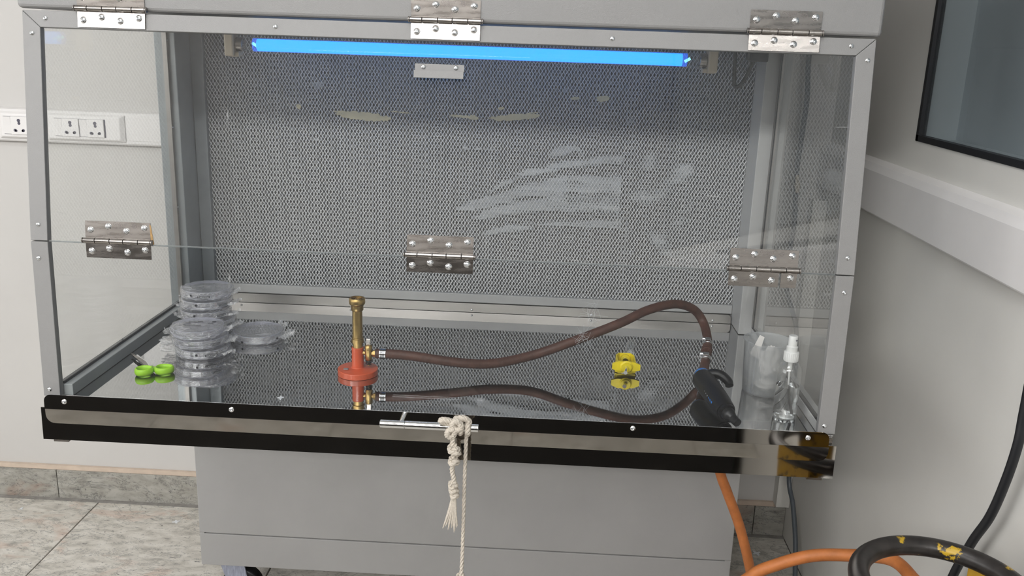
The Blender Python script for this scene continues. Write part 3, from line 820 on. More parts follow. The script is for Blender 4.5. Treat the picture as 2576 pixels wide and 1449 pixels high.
# ================================================================== BUNSEN BURNER
bx, by = -.156, .172
bu = thing('bunsen_burner', 'brass bunsen burner on a round orange enamel base', 'burner', (bx, by, 0))
MB().lathe([(0, 0), (.0346, 0), (.0352, .0006), (.0352, .0010), (.0352, .0096), (.0352, .0100), (.0347, .0107), (.0340, .0109), (.0335, .0110), (.0125, .0122), (.0112, .0124), (.0107, .0130), (.0106, .0140), (.0104, .0480), (.0104, .0490), (.0100, .050), (0, .050)], n=48).build('base', 'red', bu)
MB().lathe([(0, .049), (.0086, .049), (.0086, .058), (.0104, .0582), (.0106, .060), (.0104, .0655), (.0092, .0662), (.0092, .0672), (.0098, .0674), (.0098, .0682), (.0090, .0686), (.0086, .116), (.0107, .118), (.0109, .1265), (.0132, .1285), (.0138, .1305), (.0138, .1385), (.0125, .1398), (.0103, .1395), (.0100, .134), (0, .1335)], n=36).build('barrel', 'brass', bu)
for k in range(-3, 4):
    q = math.sqrt(max(0, .0098 ** 2 - (k * .0026) ** 2))
    MB().box(k * .0026 - .0005, k * .0026 + .0005, -q, q, .1337, .1372).build('flame_grid', 'brass', bu)
MB().box(-.0215, -.0135, -.018, -.0125, .01335, .0146).build('label_patch', 'galv', bu)
vl = bpy.data.objects.new('gas_valve', None); C.objects.link(vl); vl.parent = bu; vl.location = (.0195, -.002, .040); vl.empty_display_size = .01
MB().cyl((-.010, .002, 0), (.016, 0, 0), .0042, n=18).build('nipple', 'brass', vl)
MB().lathe([(0, -.0125), (.0048, -.0125), (.0060, -.011), (.0062, -.002), (.0066, .004), (.0064, .0135), (.0052, .0148), (0, .0148)], n=20).build('valve_body', 'brass', vl)
MB().cyl((.008, 0, 0), (.0125, 0, 0), .0062, n=6).build('hex_nut', 'brass', vl)
MB().box(-.0042, .0042, -.0016, .0016, .0146, .027).build('valve_key', 'steel', vl, bevel=.001)
m = MB(); m.tube([(.0046 * math.cos(a), .0046 * math.sin(a), -.0125 - .0075 * a / (6 * PI)) for a in np.linspace(0, 6 * PI, 60)], .0009, 6); m.build('spring', 'darkgap', vl)
MB().cyl((0, 0, -.0225), (0, 0, -.0125), .0022, n=10).build('spring_pin', 'brass', vl)

# brown rubber hose --------------------------------------------------------------
hz = [(-.124, .170, .0402), (-.1065, .1703, .0405), (-.06, .172, .0378), (.0188, .1762, .0283), (.0788, .1898, .0242), (.1496, .214, .0345), (.221, .2256, .0603), (.3036, .2498, .0902), (.3572, .2818, .1085), (.4102, .3175, .1121), (.4500, .345, .0960), (.4714, .345, .0706), (.4742, .30, .0499), (.4667, .262, .0401), (.4622, .24, .0339), (.4524, .195, .0265), (.4445, .158, .0285)]
hs = spline(hz, 12)
bh = thing('rubber_hose', 'brown rubber gas hose looping from the burner to the black torch', 'hose', (.15, .21, .02))
MB().tube(hs, .0084, 20).build('hose_wall', 'hose', bh, world=True)
def clamp(i, label, ph=0.0):
    p = hs[i]; t = (hs[i + 1] - hs[i - 1]).normalized()
    q = t.to_track_quat('Z', 'X').to_matrix().to_4x4()
    c = thing('hose_clamp', label, 'clamp', p, group='worm-drive hose clamps'); Mx = q @ Matrix.Rotation(ph, 4, 'Z')
    m = MB().lathe([(.0086, -.0055), (.0096, -.0055), (.0096, .0055), (.0086, .0055)], n=32); m.xf(Mx); m.build('band', 'screw', c)
    m = MB()
    for k in range(9):
        a = -1.0 + k * .25
        m.box(-.0005, .0005, -.0100, -.0095, -.004, .004)
        for v_ in range(len(m.v) - 8, len(m.v)): m.v[v_] = tuple(Matrix.Rotation(a, 4, 'Z') @ Vector(m.v[v_]))
    m.xf(Mx); m.build('band_slots', 'darkgap', c)
    m = MB().box(-.0055, .0055, .0088, .0140, -.0045, .0045); m.xf(Mx); m.build('screw_housing', 'screw', c, bevel=.001)
    m = MB().cyl((-.010, .0118, 0), (-.0055, .0118, 0), .0036, n=12); m.xf(Mx); m.build('worm_screw', 'screw', c)
    return c
def near(pt): return min(range(2, len(hs) - 2), key=lambda i: (hs[i] - Vector(pt)).length)
clamp(near((-.112, .17, .04)), 'steel hose clamp beside the brass burner valve', PI)
clamp(near((.4715, .288, .0465)), 'steel hose clamp at the end of the hose bend, above the joiner', PI * 1.5)
clamp(near((.4612, .236, .0332)), 'steel hose clamp nearest the blue ring of the torch', PI * 1.5)
jn = thing('hose_joiner', 'short ribbed brown joiner between two hose clamps', 'joiner', hs[near((.4672, .264, .0402))])
i = near((.4672, .264, .0402)); t = (hs[i + 1] - hs[i - 1]).normalized(); q = t.to_track_quat('Z', 'X').to_matrix().to_4x4()
m = MB().lathe([(.0084, -.012), (.0094, -.0115), (.0096, -.004), (.0088, -.003), (.0098, -.002), (.0098, .003), (.0089, .004), (.0095, .010), (.0085, .012)], n=24); m.xf(q); m.build('ribbed_sleeve', 'hose', jn)
m = MB().lathe([(.0086, -.0022), (.0102, -.002), (.0102, .002), (.0086, .0022)], n=24); m.xf(q); m.build('joiner_ring', 'hose', jn)

# ================================================================== BLACK TORCH GUN
gun = thing('gas_torch', 'black pistol-grip torch with blue ring and curved lever', 'torch', (.455, .09, 0))
ax = [(.4424, .157, .0290), (.4436, .150, .0285), (.4505, .1003, .0265), (.4586, .0600, .0215), (.4632, .0400, .0178)]
sp = spline(ax, 8); n_ = len(sp)
rr = [.0112 + .0072 * min(1, i / 8) - .0030 * max(0, (i - 18) / 14) for i in range(n_)]
m = MB().tube(sp, rr, 24); m.build('barrel_grip', 'blackpl', gun, world=True)
MB().tube([(.4462, .1725, .0285), (.4455, .1680, .0290), (.4436, .1610, .0295)], [.0104, .0136, .0136], 24).build('ring', 'blue', gun, world=True)
MB().tube([(.4632, .0400, .0178), (.4644, .0355, .0168)], [.0142, .0140], 24).build('collar', 'blackpl', gun, world=True)
MB().tube(spline([(.4640, .0372, .0170), (.4682, .0300, .0142), (.4722, .0240, .0120)], 5), [.0110] * 5 + [.0104, .0096, .0088, .008, .0074, .007][:6], 20).build('nozzle_cone', 'blackpl', gun, world=True)
MB().tube([(.4715, .0250, .0123), (.4775, .0128, .0092)], [.0074, .0068], 18).build('nozzle', 'blackpl', gun, world=True)
lv = spline([(.447, .150, .034), (.460, .146, .041), (.472, .139, .041), (.4815, .128, .035), (.4830, .121, .030)], 6)
MB().tube(lv, [.0090 - .0020 * i / 24 for i in range(len(lv))], 14).build('lever', 'blackpl', gun, world=True)
MB().tube([(.4345, .1345, .0225), (.4400, .1365, .0255)], [.0085, .0085], 16).build('rear_knob', 'blackpl', gun, world=True)
MB().tube(spline([(.4730, .088, .010), (.4770, .078, .008), (.4765, .066, .008)], 4), .0055, 12).build('trigger', 'blackpl', gun, world=True)
ly = [(.4366 + k * .00125, .088 - k * .0062, .0305 - k * .0011) for k in range(6)]
for k, (x, y, z) in enumerate(ly):
    MB().box(x - .0012, x + .0012, y - .0026, y + .0020, z - .0016, z + .0016).build('lettering', 'whiteink' if k < 3 else 'blue', gun, world=True)
MB().tube([(.4550, .0420, .0255), (.4585, .0330, .0215)], .0052, 12).build('lock_button', 'blackpl', gun, world=True)

# ================================================================== YELLOW VALVE
yv = thing('yellow_valve', 'yellow plastic valve with wing knob and clear stem', 'valve', (.32, .235, 0))
cz = .0160
wing = [(-.0255, -.0055), (-.015, -.0085), (.015, -.0085), (.0250, -.0058), (.0250, .0040), (.014, .0088), (-.014, .0098), (-.0255, .0045)]
MB().prism(wing, .2280, .2330).build('wing', 'yellow', yv)
yv.children[0].location = (0, -.235, cz)
m = MB().lathe([(0, 0), (.0112, 0), (.0115, .0015), (.0098, .0032), (.0090, .0034), (.0086, .0052), (0, .0052)], n=28); m.xf(T(0, -.0068, cz) @ Matrix.Rotation(PI / 2, 4, 'X')); m.build('boss', 'yellow', yv)
MB().cyl((0, -.010, cz), (-.0035, -.030, cz - .003), .0036, n=16).build('spindle', 'chrome', yv)
fr = [(-.0165, .002), (-.0165, .040), (-.010, .052), (.012, .052), (.0180, .040), (.0180, .002)]
fi = [(-.0140, .0045), (-.0140, .0392), (-.009, .0495), (.0110, .0495), (.0155, .0392), (.0155, .0045)]
m = MB(); k = len(fr)
for a, b in ((fr, fi),):
    vs = [(x, y, z) for z in (.0008, .0225) for (x, y) in a] + [(x, y, z) for z in (.0008, .0225) for (x, y) in b]
    fs = []
    for i in range(k):
        j = (i + 1) % k
        fs += [(i, j, k + j, k + i), (2 * k + i, 3 * k + i, 3 * k + j, 2 * k + j), (k + i, k + j, 3 * k + j, 3 * k + i), (i, 2 * k + i, 2 * k + j, j)]
    m.add(vs, fs)
m.build('yoke', 'yellow', yv, bevel=.0012)
m = MB().lathe([(.0052, 0), (.0085, .0), (.0085, .008), (.0052, .008)], n=24); m.xf(T(.002, .0515, .0125) @ Matrix.Rotation(PI / 2, 4, 'X')); m.build('gland_ring', 'yellow', yv)
MB().cyl((.0015, .0335, .0122), (.003, .058, .0122), .0056, n=16).build('stem_core', 'chrome', yv)
m = MB().tube(spline([(.003, .0525, .0112), (.010, .080, .0108), (.017, .120, .0105), (.021, .140, .0100)], 5), .0082, 18, caps=False); m.build('clear_stem', 'pet', yv)
MB().tube([(.0200, .136, .0100), (.0222, .146, .0098)], [.0086, .0070], 18).build('stem_cap', 'lampglass', yv)
MB().box(-.019, -.0155, .004, .012, .0006, .012).build('foot', 'yellow', yv, bevel=.001)

# ================================================================== SCISSORS
sc = thing('scissors', 'scissors with bright lime green handles lying beside the petri dishes', 'scissors', (-.505, .125, 0))
def ringhandle(cx, cy, a, b, ang):
    pts = []
    for k in range(40):
        t = 2 * PI * k / 40; rx = a * (1 + .12 * math.cos(t)); x, y = rx * math.cos(t), b * math.sin(t)
        pts.append((cx + x * math.cos(ang) - y * math.sin(ang), cy + x * math.sin(ang) + y * math.cos(ang), .0075))
    m = MB(); m.tube(pts, .0030, 12, closed=True)
    m.v = [(v[0], v[1], .0075 + (v[2] - .0075) * 2.0) for v in m.v]
    return m
ringhandle(-.5165, .118, .0128, .0118, .35).build('handle', 'green', sc, world=True)
ringhandle(-.4862, .1295, .0136, .0118, .25).build('handle', 'green', sc, world=True)
MB().tube(spline([(-.5048, .121, .0075), (-.5035, .130, .007), (-.511, .140, .0065)], 5), [.0040] * 5 + [.0038, .0036, .0034, .0032, .003, .003], 12).build('shank', 'green', sc, world=True)
MB().tube(spline([(-.4990, .1255, .0075), (-.505, .132, .007), (-.512, .1385, .0065)], 5), [.0044] * 5 + [.004, .0038, .0036, .0034, .003, .003], 12).build('shank', 'green', sc, world=True)
m = MB().prism([(-.507, .135), (-.513, .131), (-.533, .157), (-.571, .207), (-.569, .208), (-.529, .165)], .0030, .0046, 'xy'); m.build('blade', 'chrome', sc, world=True)
m = MB().prism([(-.508, .130), (-.5155, .134), (-.537, .158), (-.578, .203), (-.576, .206), (-.533, .166)], .0048, .0064, 'xy'); m.build('blade', 'steel', sc, world=True)
MB().cyl((-.5185, .1435, .003), (-.5185, .1435, .0076), .0028, n=14).build('pivot_screw', 'chrome', sc, world=True)

# ================================================================== PETRI DISHES IN CLEAR FILM
def make_dish():
    t = thing('petri_dish', '-', 'petri dish', group='wrapped petri dishes')
    MB().lathe([(0, .0006), (.0425, .0006), (.0432, .0012), (.0435, .0135), (.0427, .0135), (.0423, .0020), (0, .0018)], n=48).build('dish_base', 'dish', t)
    MB().lathe([(0, .0152), (.0452, .0152), (.0460, .0146), (.0462, .0046), (.0454, .0046), (.0451, .0140), (0, .0142)], n=48).build('dish_lid', 'dish', t)
    for r_, z in ((.0458, .0150), (.0462, .0046), (.0434, .0008)):
        m = MB(); m.tube([(r_ * math.cos(2 * PI * k / 48), r_ * math.sin(2 * PI * k / 48), z) for k in range(48)], .00045, 6, closed=True); m.build('rim', 'rim_glint', t, fix=False)  # whitish rings along the rims, bright edge lines put into their colour
    return t
def make_wrap(seed, fins, prints):
    t = thing('plastic_wrap', '-', 'wrap', group='clear film wrappers')
    m = MB(); n, k = 72, 9; H = .0164; vs = []
    prof = [(.030, .0), (.0476, .0001), (.0492, .003), (.0488, .007), (.0492, .011), (.0486, .0150), (.0475, H), (.036, H + .0004), (.022, H + .0002), (.0, H)]
    prof = [(0.0, 0.0002)] + prof
    for (r_, z) in prof:
        for j in range(n):
            a = 2 * PI * j / n
            d_ = noise.noise(Vector((math.cos(a) * 5 + seed * 3.1, math.sin(a) * 5, z * 120))) + .6 * noise.noise(Vector((math.cos(a) * 17, math.sin(a) * 17 + seed, z * 260)))
            rr_ = r_ + (max(d_, -.35) * .0024 if r_ > .04 else 0)
            zz = z + (.0007 * d_ if z > .012 else 0)
            vs.append((rr_ * math.cos(a), rr_ * math.sin(a), max(zz, .0001)))
    K = len(prof)
    m.add(vs, [(i * n + j, i * n + (j + 1) % n, (i + 1) * n + (j + 1) % n, (i + 1) * n + j) for i in range(K - 1) for j in range(n)], False)
    m.build('sleeve', 'film', t, fix=False)
    for (ang, wd, ln, zc) in fins:               # crimped seam flaps
        m = MB(); nu, nv = 14, 6; vs = []
        for i in range(nu):
            s_ = (i / (nu - 1) - .5) * wd
            for j in range(nv):
                q = j / (nv - 1); rad = .0484 + ln * q
                a = ang + s_ * (1 - .25 * q)
                z = zc + q * .002 + noise.noise(Vector((s_ * 9 + seed, q * 3, ang))) * .006 * (.3 + q) + .0018 * math.sin(i * 2.1) * q
                rad += noise.noise(Vector((s_ * 14, seed, 7))) * .006 * q
                vs.append((rad * math.cos(a), rad * math.sin(a), max(z, .0005)))
        m.add(vs, [(i * nv + j, (i + 1) * nv + j, (i + 1) * nv + j + 1, i * nv + j + 1) for i in range(nu - 1) for j in range(nv - 1)], False)
        m.build('seam_flap', 'flap', t, fix=False)
    m = MB(); rnd = random.Random(seed)
    for c_ in range(22):
        a0 = rnd.uniform(-PI, 0.3); z0 = rnd.uniform(.002, .0165); top = c_ > 17
        pts = []
        for q in range(6):
            u_ = q / 5
            if top: rad = .030 + .0165 * u_; a = a0 + .25 * math.sin(3 * u_ + seed); z = .0170 + .0004 * math.sin(u_ * 9)
            else: rad = .0494 + .0006 * math.sin(u_ * 7 + c_); a = a0 + rnd.uniform(.04, .10) * q; z = min(max(z0 + rnd.uniform(-.002, .002) + .002 * math.sin(u_ * 5 + c_), .001), .0168)
            pts.append((rad * math.cos(a), rad * math.sin(a), z))
        m.tube(spline(pts, 3), rnd.uniform(.00012, .00034), 5)
    o_ = m.build('crease_glint', 'crease_glint', t, fix=False); tag(o_, kind='stuff')  # creases drawn as whitened tubes, crinkle highlights put into their colour
    for p in prints:
        kind = p[0]
        if kind == 'side':                        # label printed round the side
            _, ang, z, wid = p; m = MB(); q = 8; R_ = .0505
            vs = []
            for i in range(q + 1):
                a = ang + (i / q - .5) * wid / R_
                for zz in (z - .0018, z + .0018): vs.append((R_ * math.cos(a), R_ * math.sin(a), zz))
            m.add(vs, [(2 * i, 2 * i + 2, 2 * i + 3, 2 * i + 1) for i in range(q)])
            m.build('label_print', 'ink', t, fix=False)
            Mx = Matrix.Rotation(ang + PI / 2, 4, 'Z') @ T(0, -.0509, z) @ RX90
            text_mesh('label_print', 'TARSONS', .0040, .00003, 'whiteink', t, Mx, 0, 1.15)
            Mx = Matrix.Rotation(ang + PI / 2, 4, 'Z') @ T(.002, -.0507, z - .0044) @ RX90
            text_mesh('label_print', 'Sterilised', .0036, .00003, 'ink', t, Mx)
        elif kind == 'dot':
            _, ang, z = p
            m = MB().cyl((0, -.0502, 0), (0, -.0508, 0), .0023, n=14); m.xf(Matrix.Rotation(ang + PI / 2, 4, 'Z') @ T(0, 0, z)); m.build('label_print', 'ink', t)
        elif kind == 'top':
            z = .0172
            m = MB().box(-.022, .004, .013, .0155, z, z + .0001); m.build('label_print', 'ink', t)
            text_mesh('label_print', 'TARSONS', .0032, .00003, 'whiteink', t, T(-.012, .0142, z + .0002))
            text_mesh('label_print', 'Sterilised', .0052, .00004, 'ink', t, T(-.011, .0085, z))
            m = MB().box(-.024, -.014, .001, .0040, z, z + .0001); m.build('label_print', 'ink', t)
            text_mesh('label_print', 'Sterilised', .0090, .00005, 'ink', t, T(-.008, -.0085, z))
            m = MB().box(.021, .028, .014, .0185, z, z + .0001); m.build('label_print', 'ink', t)
            m = MB().box(-.028, .018, -.0165, -.0160, z, z + .0001); m.build('label_print', 'ink', t)
            m = MB().box(.017, .027, .0045, .0060, z, z + .0001); m.build('label_print', 'ink', t)
    return t
dish0 = make_dish(); used = [False]
def put(x, y, z, rot, tilt, dl, wl, seed, fins, prints):
    d = dish0 if not used[0] else copy_tree(dish0); used[0] = True
    d.location = (x, y, z + .0004); d.rotation_euler = (tilt[0], tilt[1], rot); d['label'] = dl
    w_ = make_wrap(seed, fins, prints); w_.location = (x, y, z); w_.rotation_euler = (tilt[0], tilt[1], 0); w_['label'] = wl
HD = .0178
nm = ['bottom', 'second', 'third', 'fourth', 'fifth', 'topmost']
fx, fy = -.462, .245
F3 = [(-2.95, .9, .022, .006), (-.25, .8, .016, .008)]
put(fx + .003, fy - .001, .0006, .2, (0, 0), 'clear petri dish, bottom of the short wrapped stack beside the scissors', 'crinkled film around the bottom dish of the short stack beside the scissors', 1, [(-2.9, 1.0, .026, .010), (-.3, .7, .016, .008)], [('side', -.95, .0095, .022), ('dot', -1.45, .011)])
put(fx - .003, fy + .002, .0006 + HD, .9, (0, 0), 'clear petri dish in the middle of the short wrapped stack beside the scissors', 'crinkled film around the middle dish of the short stack beside the scissors', 2, [(-2.75, .9, .022, .006), (.1, .8, .018, .006)], [('side', -.62, .0085, .018)])
put(fx - .007, fy + .003, .0006 + 2 * HD, 1.7, (0.0, 0), 'clear petri dish on top of the short wrapped stack beside the scissors', 'printed crinkled film around the top dish of the short stack beside the scissors', 3, [(-2.9, .8, .012, .004), (.2, .7, .012, .006)], [('top',)])
gx, gy = -.487, .350
for k in range(5):
    lab = ('bottom', 'second from bottom', 'middle', 'second from top', 'topmost')[k]
    put(gx + .004 * math.sin(k * 2.1) - .0012 * k, gy + .003 * math.cos(k * 1.7), .0006 + k * .0198, k * .8, (0, 0),
        'clear petri dish, %s of the tall wrapped stack by the grey post' % lab, 'crinkled clear film around the %s dish of the tall stack' % lab, 5 + k,
        [(-2.8 + .2 * k, .8, .012, .007), (-.35 + .1 * k, .9, .024 - .003 * k, .007)],
        [('side', -1.35, .0085, .022), ('dot', -1.85, .010)] if k == 4 else ([('side', -.55, .009, .02), ('dot', -1.6, .012)] if k in (2, 3) else [('side', -.5, .009, .02)]))
put(-.386, .337, .0026, .0, (0.04, 0.0), 'single wrapped petri dish lying flat beside the two stacks', 'loose crinkled film around the single petri dish beside the stacks', 12, [(-2.6, 1.0, .018, .006), (-.1, .9, .022, .010), (.9, .6, .014, .012)], [('dot', -1.9, .006), ('dot', -.5, .009)])

# ================================================================== BEAKER, TISSUE, SPRAY BOTTLE
bk = thing('plastic_beaker', 'frosted plastic beaker with spout holding tissue', 'beaker', (.5545, .182, 0))
def spout(r_, z, a):
    d_ = abs((a - 4.15 + PI) % (2 * PI) - PI); k = max(0, 1 - d_ / .42) * max(0, (z - .062) / .032)
    return r_ + .0085 * k * k * (3 - 2 * k) if k > 0 else r_
MB().lathe([(0, .0006), (.0335, .0006), (.0350, .0025), (.0392, .0915), (.0412, .0935), (.0412, .0950), (.0384, .0945), (.0342, .0035), (0, .0022)], n=64, fn=spout).build('vessel', 'pp', bk)
MB().lathe([(.0409, .0930), (.0418, .0938), (.0418, .0950), (.0405, .0956)], n=64, fn=spout).build('rim', 'pp', bk)
ts = thing('tissue', 'crumpled white tissue inside the frosted beaker', 'tissue', (.5545, .182, .004))
def crumple(cx, cy, cz_, R_, sd, squash=1.0, n=18):
    m = MB(); vs = []
    for i in range(n + 1):
        ph = PI * i / n
        for j in range(2 * n):
            a = PI * j / n
            dr = Vector((math.sin(ph) * math.cos(a), math.sin(ph) * math.sin(a), math.cos(ph)))
            k = 1 + .45 * noise.noise(dr * 1.6 + Vector((sd, 0, 0))) + .28 * abs(noise.noise(dr * 4.5 + Vector((0, sd, 0))))
            vs.append((cx + dr.x * R_ * k, cy + dr.y * R_ * k, cz_ + dr.z * R_ * k * squash))
    m.add(vs, [(i * 2 * n + j, i * 2 * n + (j + 1) % (2 * n), (i + 1) * 2 * n + (j + 1) % (2 * n), (i + 1) * 2 * n + j) for i in range(n) for j in range(2 * n)])
    return m
crumple(.004, -.004, .052, .0185, 3.0, 1.25).build('crumpled_wad', 'tissue', ts, fix=False)
crumple(.003, -.006, .012, .0165, 8.0, .5).build('crumpled_wad', 'tissue', ts, fix=False)
m = MB().prism([(-.026, .060), (-.012, .095), (-.004, .091), (-.012, .052)], .010, .0112); m.build('folded_strip', 'tissue', ts)

sb = thing('spray_bottle', 'small clear spray bottle half full of liquid, white pump top', 'bottle', (.564, .069, 0))
MB().lathe([(0, .0004), (.0170, .0004), (.0188, .0022), (.0191, .005), (.0191, .076), (.0180, .085), (.0138, .0925), (.0100, .0955), (.0096, .100)], n=40).build('bottle_body', 'pet', sb)
MB().lathe([(0, .0030), (.0168, .0030), (.0178, .0045), (.0181, .0070), (.0181, .0560), (0, .0562)], n=40).build('liquid', 'water', sb)
MB().lathe([(0, .0975), (.0110, .0975), (.0112, .0985), (.0112, .1125), (.0102, .1135), (0, .1135)], n=36).build('collar', 'whitepl', sb)
for k in range(24):
    a = 2 * PI * k / 24
    MB().box(.0111, .0116, -.0005, .0005, .0985, .1122).xf(Matrix.Rotation(a, 4, 'Z')).build('collar_rib', 'whitepl', sb)
MB().lathe([(0, .1135), (.0088, .1135), (.0088, .1215), (.0072, .1228), (.0070, .1240), (.0070, .1385), (.0062, .1396), (0, .1396)], n=32).build('pump_head', 'whitepl', sb)
MB().cyl((.004, -.0076, .1335), (.0035, -.0066, .1335), .0014, n=10).build('nozzle', 'hole', sb)
MB().tube(spline([(0, 0, .0975), (.0005, 0, .07), (.003, .001, .04), (.0085, .002, .008)], 6), .0016, 8).build('dip_tube', 'whitepl', sb)
MB().cyl((0, 0, .0975), (0, 0, .083), .0036, n=12).build('pump_cylinder', 'whitepl', sb)

# ================================================================== ROPE ON THE HANDLE
rp = thing('cotton_rope', 'twisted off-white cotton rope knotted round the bar handle', 'rope', (.045, -.055, -.02))
def twisted(pts, R_, rs, turns, name, nstr=3):
    P_ = [Vector(p) for p in pts]; k = len(P_); acc = [0]
    for i in range(1, k): acc.append(acc[-1] + (P_[i] - P_[i - 1]).length)
    tot = acc[-1]
    m = MB()
    for s_ in range(nstr):
        out = []; prev = None
        for i in range(k):
            t = (P_[min(i + 1, k - 1)] - P_[max(i - 1, 0)]).normalized()
            if prev is None: u = t.orthogonal().normalized()
            else: u = (prev - t * prev.dot(t)).normalized()
            prev = u; q = t.cross(u); a = 2 * PI * (turns * acc[i] / tot + s_ / nstr)
            out.append(P_[i] + (u * math.cos(a) + q * math.sin(a)) * R_)
        m.tube(out, rs, 8)
    return m.build(name, 'rope', rp, world=True, fix=False)
def dense(pts, n): return spline(pts, n)
yb = -.060
twisted(dense([(.0590, -.0425, .010), (.0575, -.0425, .000), (.0560, -.046, -.026), (.0552, -.048, -.107), (.0545, -.050, -.211), (.0528, -.052, -.262)], 30), .0015, .0018, 11, 'long_cord')
twisted(dense([(.0385, yb, .008), (.0372, yb, -.006), (.0372, yb, -.022), (.0385, yb, -.044), (.0370, yb, -.060), (.0402, yb, -.077), (.0386, yb, -.0885), (.0410, yb, -.104)], 14), .0019, .0022, 7, 'knotted_tail')
def knot(c, R_, rope_r, ax_, name='knot', turns=2.6):
    pts = []
    for k in range(90):
        a = 2 * PI * turns * k / 89; z = (k / 89 - .5) * R_ * 1.5
        rad = R_ * (.85 + .18 * math.sin(3.1 * a))
        v = Vector((rad * math.cos(a), rad * math.sin(a), z)); v.rotate(ax_); pts.append(Vector(c) + v)
    m = MB()
    for s_ in range(3):
        off = [Vector((math.cos(.7 * i + s_ * 2.1), math.sin(.7 * i + s_ * 2.1), math.sin(.5 * i + s_))) * rope_r * .55 for i in range(len(pts))]
        m.tube([p + o for p, o in zip(pts, off)], rope_r * .55, 7)
    return m.build(name, 'rope', rp, world=True, fix=False)
from mathutils import Euler
knot((.0375, yb, -.0235), .0058, .0036, Euler((.5, .2, 0)))
knot((.0425, yb - .001, -.028), .0050, .0034, Euler((.2, .9, 0)))
knot((.0392, yb, -.0445), .0060, .0036, Euler((.1, .15, 0)))
knot((.0385, yb, -.084), .0048, .0034, Euler((.9, .3, 0)))
knot((.0400, yb, -.0925), .0050, .0034, Euler((.2, .4, 0)))
knot((.0412, yb, -.101), .0045, .0034, Euler((.4, .1, 0)))
knot((.0528, -.052, -.250), .0050, .0036, Euler((.2, .1, 0)))
# bow knot around the bar
def loop(c, a, b, ax_, R_=.0046):
    pts = []
    for k in range(48):
        t = 2 * PI * k / 48
        v = Vector((a * math.cos(t), 0, b * math.sin(t))); v.rotate(ax_); pts.append(Vector(c) + v)
    m = MB()
    for s_ in range(4):
        out = []
        for k in range(48):
            p = pts[k]; tt = (pts[(k + 1) % 48] - pts[k - 1]).normalized(); u = tt.orthogonal().normalized(); q = tt.cross(u)
            ang = 2 * PI * (s_ / 4 + 3 * k / 48)
            out.append(p + (u * math.cos(ang) + q * math.sin(ang)) * R_ * .55)
        m.tube(out, R_ * .55, 7, closed=True)
    return m.build('knot_loop', 'rope', rp, world=True, fix=False)
loop((.0280, -.062, .0205), .0095, .0032, Euler((.5, .25, .2)))
loop((.0500, -.056, .0180), .0108, .0075, Euler((.2, .1, .15)))
loop((.0400, -.052, .0120), .0095, .0095, Euler((.1, 0, 1.45)))
loop((.0475, -.052, .0100), .0095, .0100, Euler((0, .2, 1.7)))
loop((.0430, -.0640, .0160), .0075, .0060, Euler((.2, .9, .1)))
loop((.0345, -.0630, .0030), .0050, .0075, Euler((.3, .35, .2)))
loop((.0590, -.0500, .0080), .0095, .0095, Euler((0, .1, 1.6)))
for k, (x, z) in enumerate(((.0241, -.1599), (.0285, -.156), (.0323, -.1615), (.0375, -.158), (.0417, -.1658), (.0455, -.157))):
    for q in range(2):
        p = spline([(.0405 + .0008 * (k - 2.5), yb, -.103), ((.0405 * .55 + x * .45) + .001 * q, yb - .0015 * q, -.128), (x + .0012 * q, yb + .0008 * q, z + .002 * q)], 8)
        MB().tube(p, [.0019] * 10 + [.0016, .0015, .0014, .0012, .001, .0008, .0006], 7).build('frayed_strand', 'rope', rp, world=True)

# ================================================================== GAS CYLINDER, HOSES, CABLES
gc = thing('gas_cylinder', 'gas cylinder with worn black tubular collar and yellow posts', 'gas cylinder', (.706, -.245, FZ))
ring = [(.706 + .1047 * math.cos(2 * PI * k / 64), -.245 + .1047 * math.sin(2 * PI * k / 64), -.100) for k in range(64)]
MB().tube(ring, .0138, 20, closed=True).build('collar_ring', 'collar', gc, world=True)
for a in (.50, .50 + 2 * PI / 3, .50 + 4 * PI / 3):
    m = MB().prism([(-.036, -.112), (.036, -.112), (.030, -.25), (-.030, -.25)], -.0022, .0022, 'xz')
    m.xf(T(.706, -.245, 0) @ Matrix.Rotation(a - PI / 2, 4, 'Z') @ T(0, .1010, 0)); m.build('collar_post', 'cyl', gc, world=True)
R0 = .148
MB().lathe([(0, -.225), (.05, -.227), (.095, -.237), (.128, -.262), (.145, -.30), (R0, -.345), (R0, -.66), (.142, -.70), (.12, -.735), (.10, -.745), (0, -.745)], (.706, -.245, 0), 48).build('cylinder_body', 'cylbody', gc, world=True)
MB().lathe([(.11, FZ + .001), (.122, FZ + .001), (.122, -.72), (.115, -.72)], (.706, -.245, 0), 40).build('foot_ring', 'cylbody', gc, world=True)
MB().lathe([(0, -.23), (.016, -.23), (.016, -.20), (.013, -.198), (.013, -.180), (0, -.180)], (.706, -.245, 0), 20).build('valve', 'brass', gc, world=True)
rg = thing('gas_regulator', 'steel gas regulator on the cylinder valve inside the collar', 'regulator', (.712, -.235, -.18))
MB().lathe([(0, -.179), (.022, -.179), (.026, -.174), (.026, -.160), (.018, -.154), (.008, -.152), (0, -.152)], (.708, -.243, 0), 28).build('regulator_body', 'screw', rg, world=True)
MB().tube([(.712, -.225, -.166), (.722, -.165, -.163)], .007, 14).build('outlet', 'screw', rg, world=True)
oh = thing('orange_hose', 'orange rubber gas hose arching from the cylinder to behind the cabinet', 'hose', (.55, .1, FZ))
op = spline([(.7215, -.168, -.1635), (.7195, -.13, -.1600), (.7068, -.075, -.163), (.6564, -.030, -.1870), (.6074, -.015, -.2010), (.5595, -.005, -.2260), (.5237, .005, -.2560), (.49, .03, -.33), (.50, .12, -.52), (.56, .22, -.70), (.60, .30, -.786), (.655, .40, -.74), (.650, .37, -.60), (.6057, .30, -.4415), (.5732, .30, -.3374), (.5409, .30, -.2611), (.5231, .30, -.2195), (.50, .305, -.14), (.49, .31, -.058)], 12)
